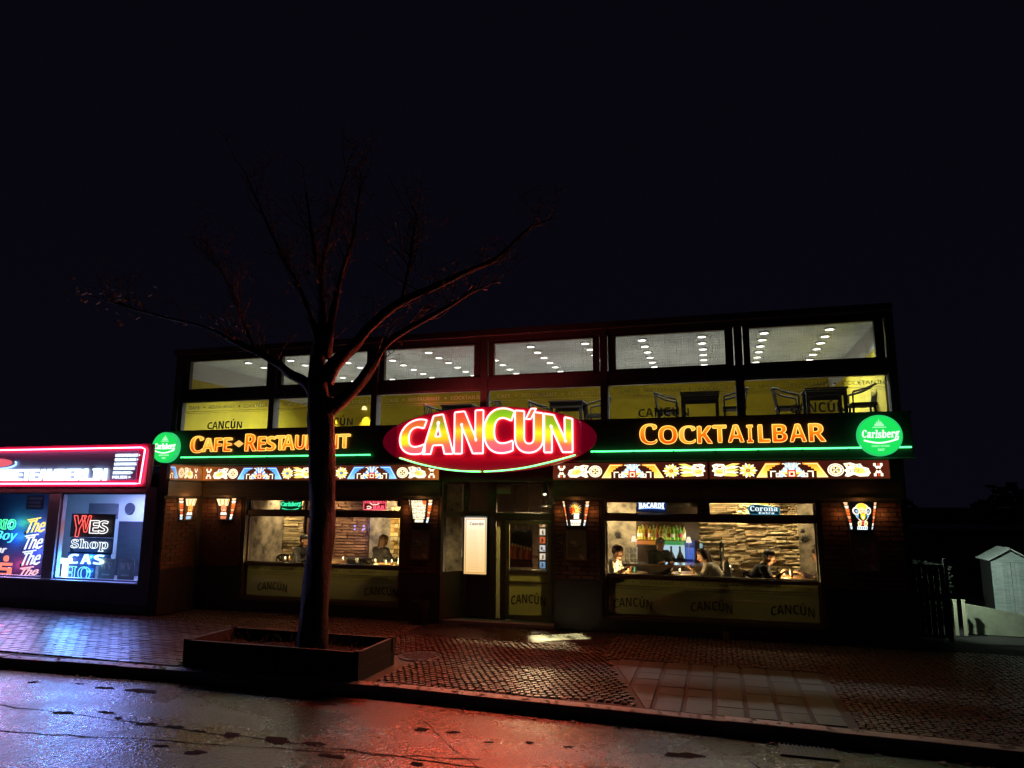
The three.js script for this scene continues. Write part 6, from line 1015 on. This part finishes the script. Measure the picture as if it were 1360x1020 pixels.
for (const [x, y, c] of [[-15.0, 1.7, [0.1, 1, 0.4]], [-15.0, 1.4, [0.05, 0.5, 1]], [-14.4, 1.1, [0.1, 0.25, 1]], [-14.4, 1.6, [0.3, 0.3, 1]], [-14.9, 0.8, [1, 0.08, 0.12]], [-12.7, 1.05, [0.05, 0.35, 1]], [-12.7, 0.75, [0.05, 0.4, 1]]]) pointLight(new THREE.Color(...c), 0.3, [x, y, NZ - 0.025], 1);
areaLight(new THREE.Color(0.16, 0.26, 1), 3.2, 2, 1.4, [-12.2, 1.4, SZ - 0.03], [-12.2, 0.6, -6]);
areaLight(new THREE.Color(0.5, 0.34, 1), 3, 3.6, 1.4, [-15.5, 1.4, SZ - 0.03], [-15.5, 0.6, -6]);

// ---------------------------------------------------------------- yard to the right of the restaurant
{
  const w = thing('garden_wall', 'low pale rendered wall with a sloping top right of the restaurant', 'garden wall', [5, 0, -14.4]);
  const S = new THREE.Shape([[-0.84, 0], [4, 0], [4, -0.02], [2.2, 0.06], [0.0, 0.36], [-0.84, 0.5]].map((p) => new THREE.Vector2(...p)));
  local('wall', metres(new THREE.ExtrudeGeometry(S, { depth: 0.15, bevelEnabled: false }).translate(0, 0, -0.15)), std([0.42, 0.44, 0.32], 0.85, { map: rep(T.grime, 0.6) }), w);
  for (const [x, k] of [[3.92, 'nearer the restaurant'], [4.05, 'nearer the low wall']]) { const p = thing('fence_post', 'slim cream post ' + k + ' in the yard', 'post', [x, 0, -14.2], 'two slim cream posts'); local('post', bx(-0.022, 0.022, 0, 0.58, -0.02, 0.02), std([0.62, 0.6, 0.42], 0.6), p); local('cap', bx(-0.028, 0.028, 0.58, 0.6, -0.026, 0.026), std([0.5, 0.48, 0.34], 0.6), p); }
  const sh = thing('tool_shed', 'small pale grey wooden tool shed with gabled roof behind the low wall', 'shed', [5.15, 0.05, -15.2]);
  const pale = [0, 1, 2].map((i) => std([0.46 + 0.04 * i, 0.53 + 0.03 * i, 0.52 + 0.03 * i], 0.75, { map: rep(T.plank, 1.2) }));
  for (let i = 0; i < 5; i++) local('plank', bx(-0.3 + i * 0.062, -0.241 + i * 0.062, 0.05, 1.13, 0, 0.02 + 0.002 * (i % 2)), pale[i % 3], sh);
  for (let i = 0; i < 5; i++) local('plank', bx(0.015 + i * 0.062, 0.074 + i * 0.062, 0.05, 1.13, 0, 0.02 + 0.002 * (i % 2)), pale[(i + 1) % 3], sh);
  local('carcass', bx(-0.3, 0.325, 0.02, 1.14, -0.55, -0.002), M.planter, sh); local('lintel', bx(-0.31, 0.335, 1.135, 1.16, -0.01, 0.03), pale[1], sh);
  local('gable', metres(new THREE.ExtrudeGeometry(new THREE.Shape([[-0.3, 1.16], [0.32, 1.16], [0.01, 1.34]].map((p) => new THREE.Vector2(...p))), { depth: 0.5, bevelEnabled: false }).translate(0, 0, -0.48)), pale[0], sh);
  local('roof', [-1, 1].map((s) => new THREE.BoxGeometry(0.44, 0.02, 0.66).rotateZ(-s * 0.53).translate(0.012 + s * 0.18, 1.275, -0.25)), pale[2], sh);
  const gt = thing('yard_gate', 'dark slatted yard gate beside the right end of the restaurant', 'gate', [3.3, 0, -13.5]);
  local('frame', frameGeo(-0.42, 0.3, 0.06, 1.24, -0.02, 0.02, 0.05), M.iron, gt); for (let i = 0; i < 7; i++) local('slat', bx(-0.36 + i * 0.086, -0.29 + i * 0.086, 0.11, 1.19, -0.01, 0.012), M.planter, gt); for (const [a, b] of [[-0.52, -0.43], [0.31, 0.36]]) local('gate_post', bx(a, b, 0, 1.34, -0.04, 0.04), M.iron, gt);
  const hd = []; for (let i = 0; i < 1800; i++) { const x = rr(2.95, 4.05), y = Math.pow(rnd(), 0.7) * (1.25 - 0.2 * Math.abs(x - 3.4)), z = -14.9 + rr(-0.35, 0.3); hd.push(new THREE.PlaneGeometry(0.05, 0.03).rotateX(rr(0, 6)).rotateY(rr(0, 6)).translate(x, y, z)); }
  const h = thing('shrub', 'dark leafy shrub behind the slatted gate', 'shrub', [3.5, 0, -14.9]); part('leaves', hd, std([0.012, 0.018, 0.009], 0.9, { side: THREE.DoubleSide }), h).userData.kind = 'stuff';
  part('stem', [limb([V(3.4, 0, -14.9), V(3.5, 0.5, -14.9), V(3.3, 1.1, -14.85)], [0.03, 0.02, 0.01], 6), limb([V(3.8, 0, -14.95), V(3.75, 0.5, -14.9), V(3.9, 0.9, -14.9)], [0.03, 0.02, 0.01], 6)], M.bark, h);
  const fb = thing('neighbour_house', 'dim flat roofed house far behind the yard', 'house', [11, 0, -32]); part('wall', bx(6.5, 18, -0.2, 1.1, -36, -30), std([0.12, 0.11, 0.1], 0.9), fb); part('roof', bx(6.3, 18.2, 1.1, 1.25, -36.2, -29.8), M.frame, fb); for (const x of [8, 10.5, 13]) { const q = part('window', frameGeo(x, x + 0.9, 0.3, 0.9, -30, -29.95, 0.05), M.frame, fb); part('pane', pane(x + 0.05, x + 0.85, 0.35, 0.85, -29.97), M.glass, q); }
  { // dark wood far off to the right, one mass
    const q = []; for (let i = 0; i < 5200; i++) { const x = rr(4, 70), top = 3.2 + 1.6 * Math.sin(x * 0.31) + 1.1 * Math.sin(x * 0.83 + 1) + 0.5 * Math.sin(x * 2.1), y = top * Math.pow(rnd(), 0.6); q.push(new THREE.PlaneGeometry(rr(0.3, 0.8), rr(0.2, 0.5)).rotateX(rr(0, 6)).rotateY(rr(0, 6)).translate(x, y, -46 + rr(-2, 2))); }
    const d = new THREE.Mesh(merge(q), std([0.006, 0.007, 0.006], 1, { side: THREE.DoubleSide })); d.name = 'distant_trees'; tag(d, 'dark mass of trees far behind the yard', 'trees', null, 'stuff'); scene.add(d);
  }
  // unseen yard lamp set on the restaurant's side wall to light the shed
  const l = thing('yard_lamp', 'small unseen bulkhead lamp on the side wall of the restaurant facing the yard', 'lamp', [2.955, 1.95, -13.6]);
  local('base', bx(0, 0.02, -0.09, 0.09, -0.06, 0.06), M.iron, l); local('globe', new THREE.SphereGeometry(0.05, 14, 10).scale(0.7, 1.3, 1).translate(0.035, 0, 0), glowing([0.85, 1, 0.9], 3), l);
  spotLight(new THREE.Color(0.78, 1, 0.82), 9, [3.05, 1.95, -13.5], [4.9, 0.6, -14.6], 0.7, 0.7, 2);
}
renderer.render(scene, camera);
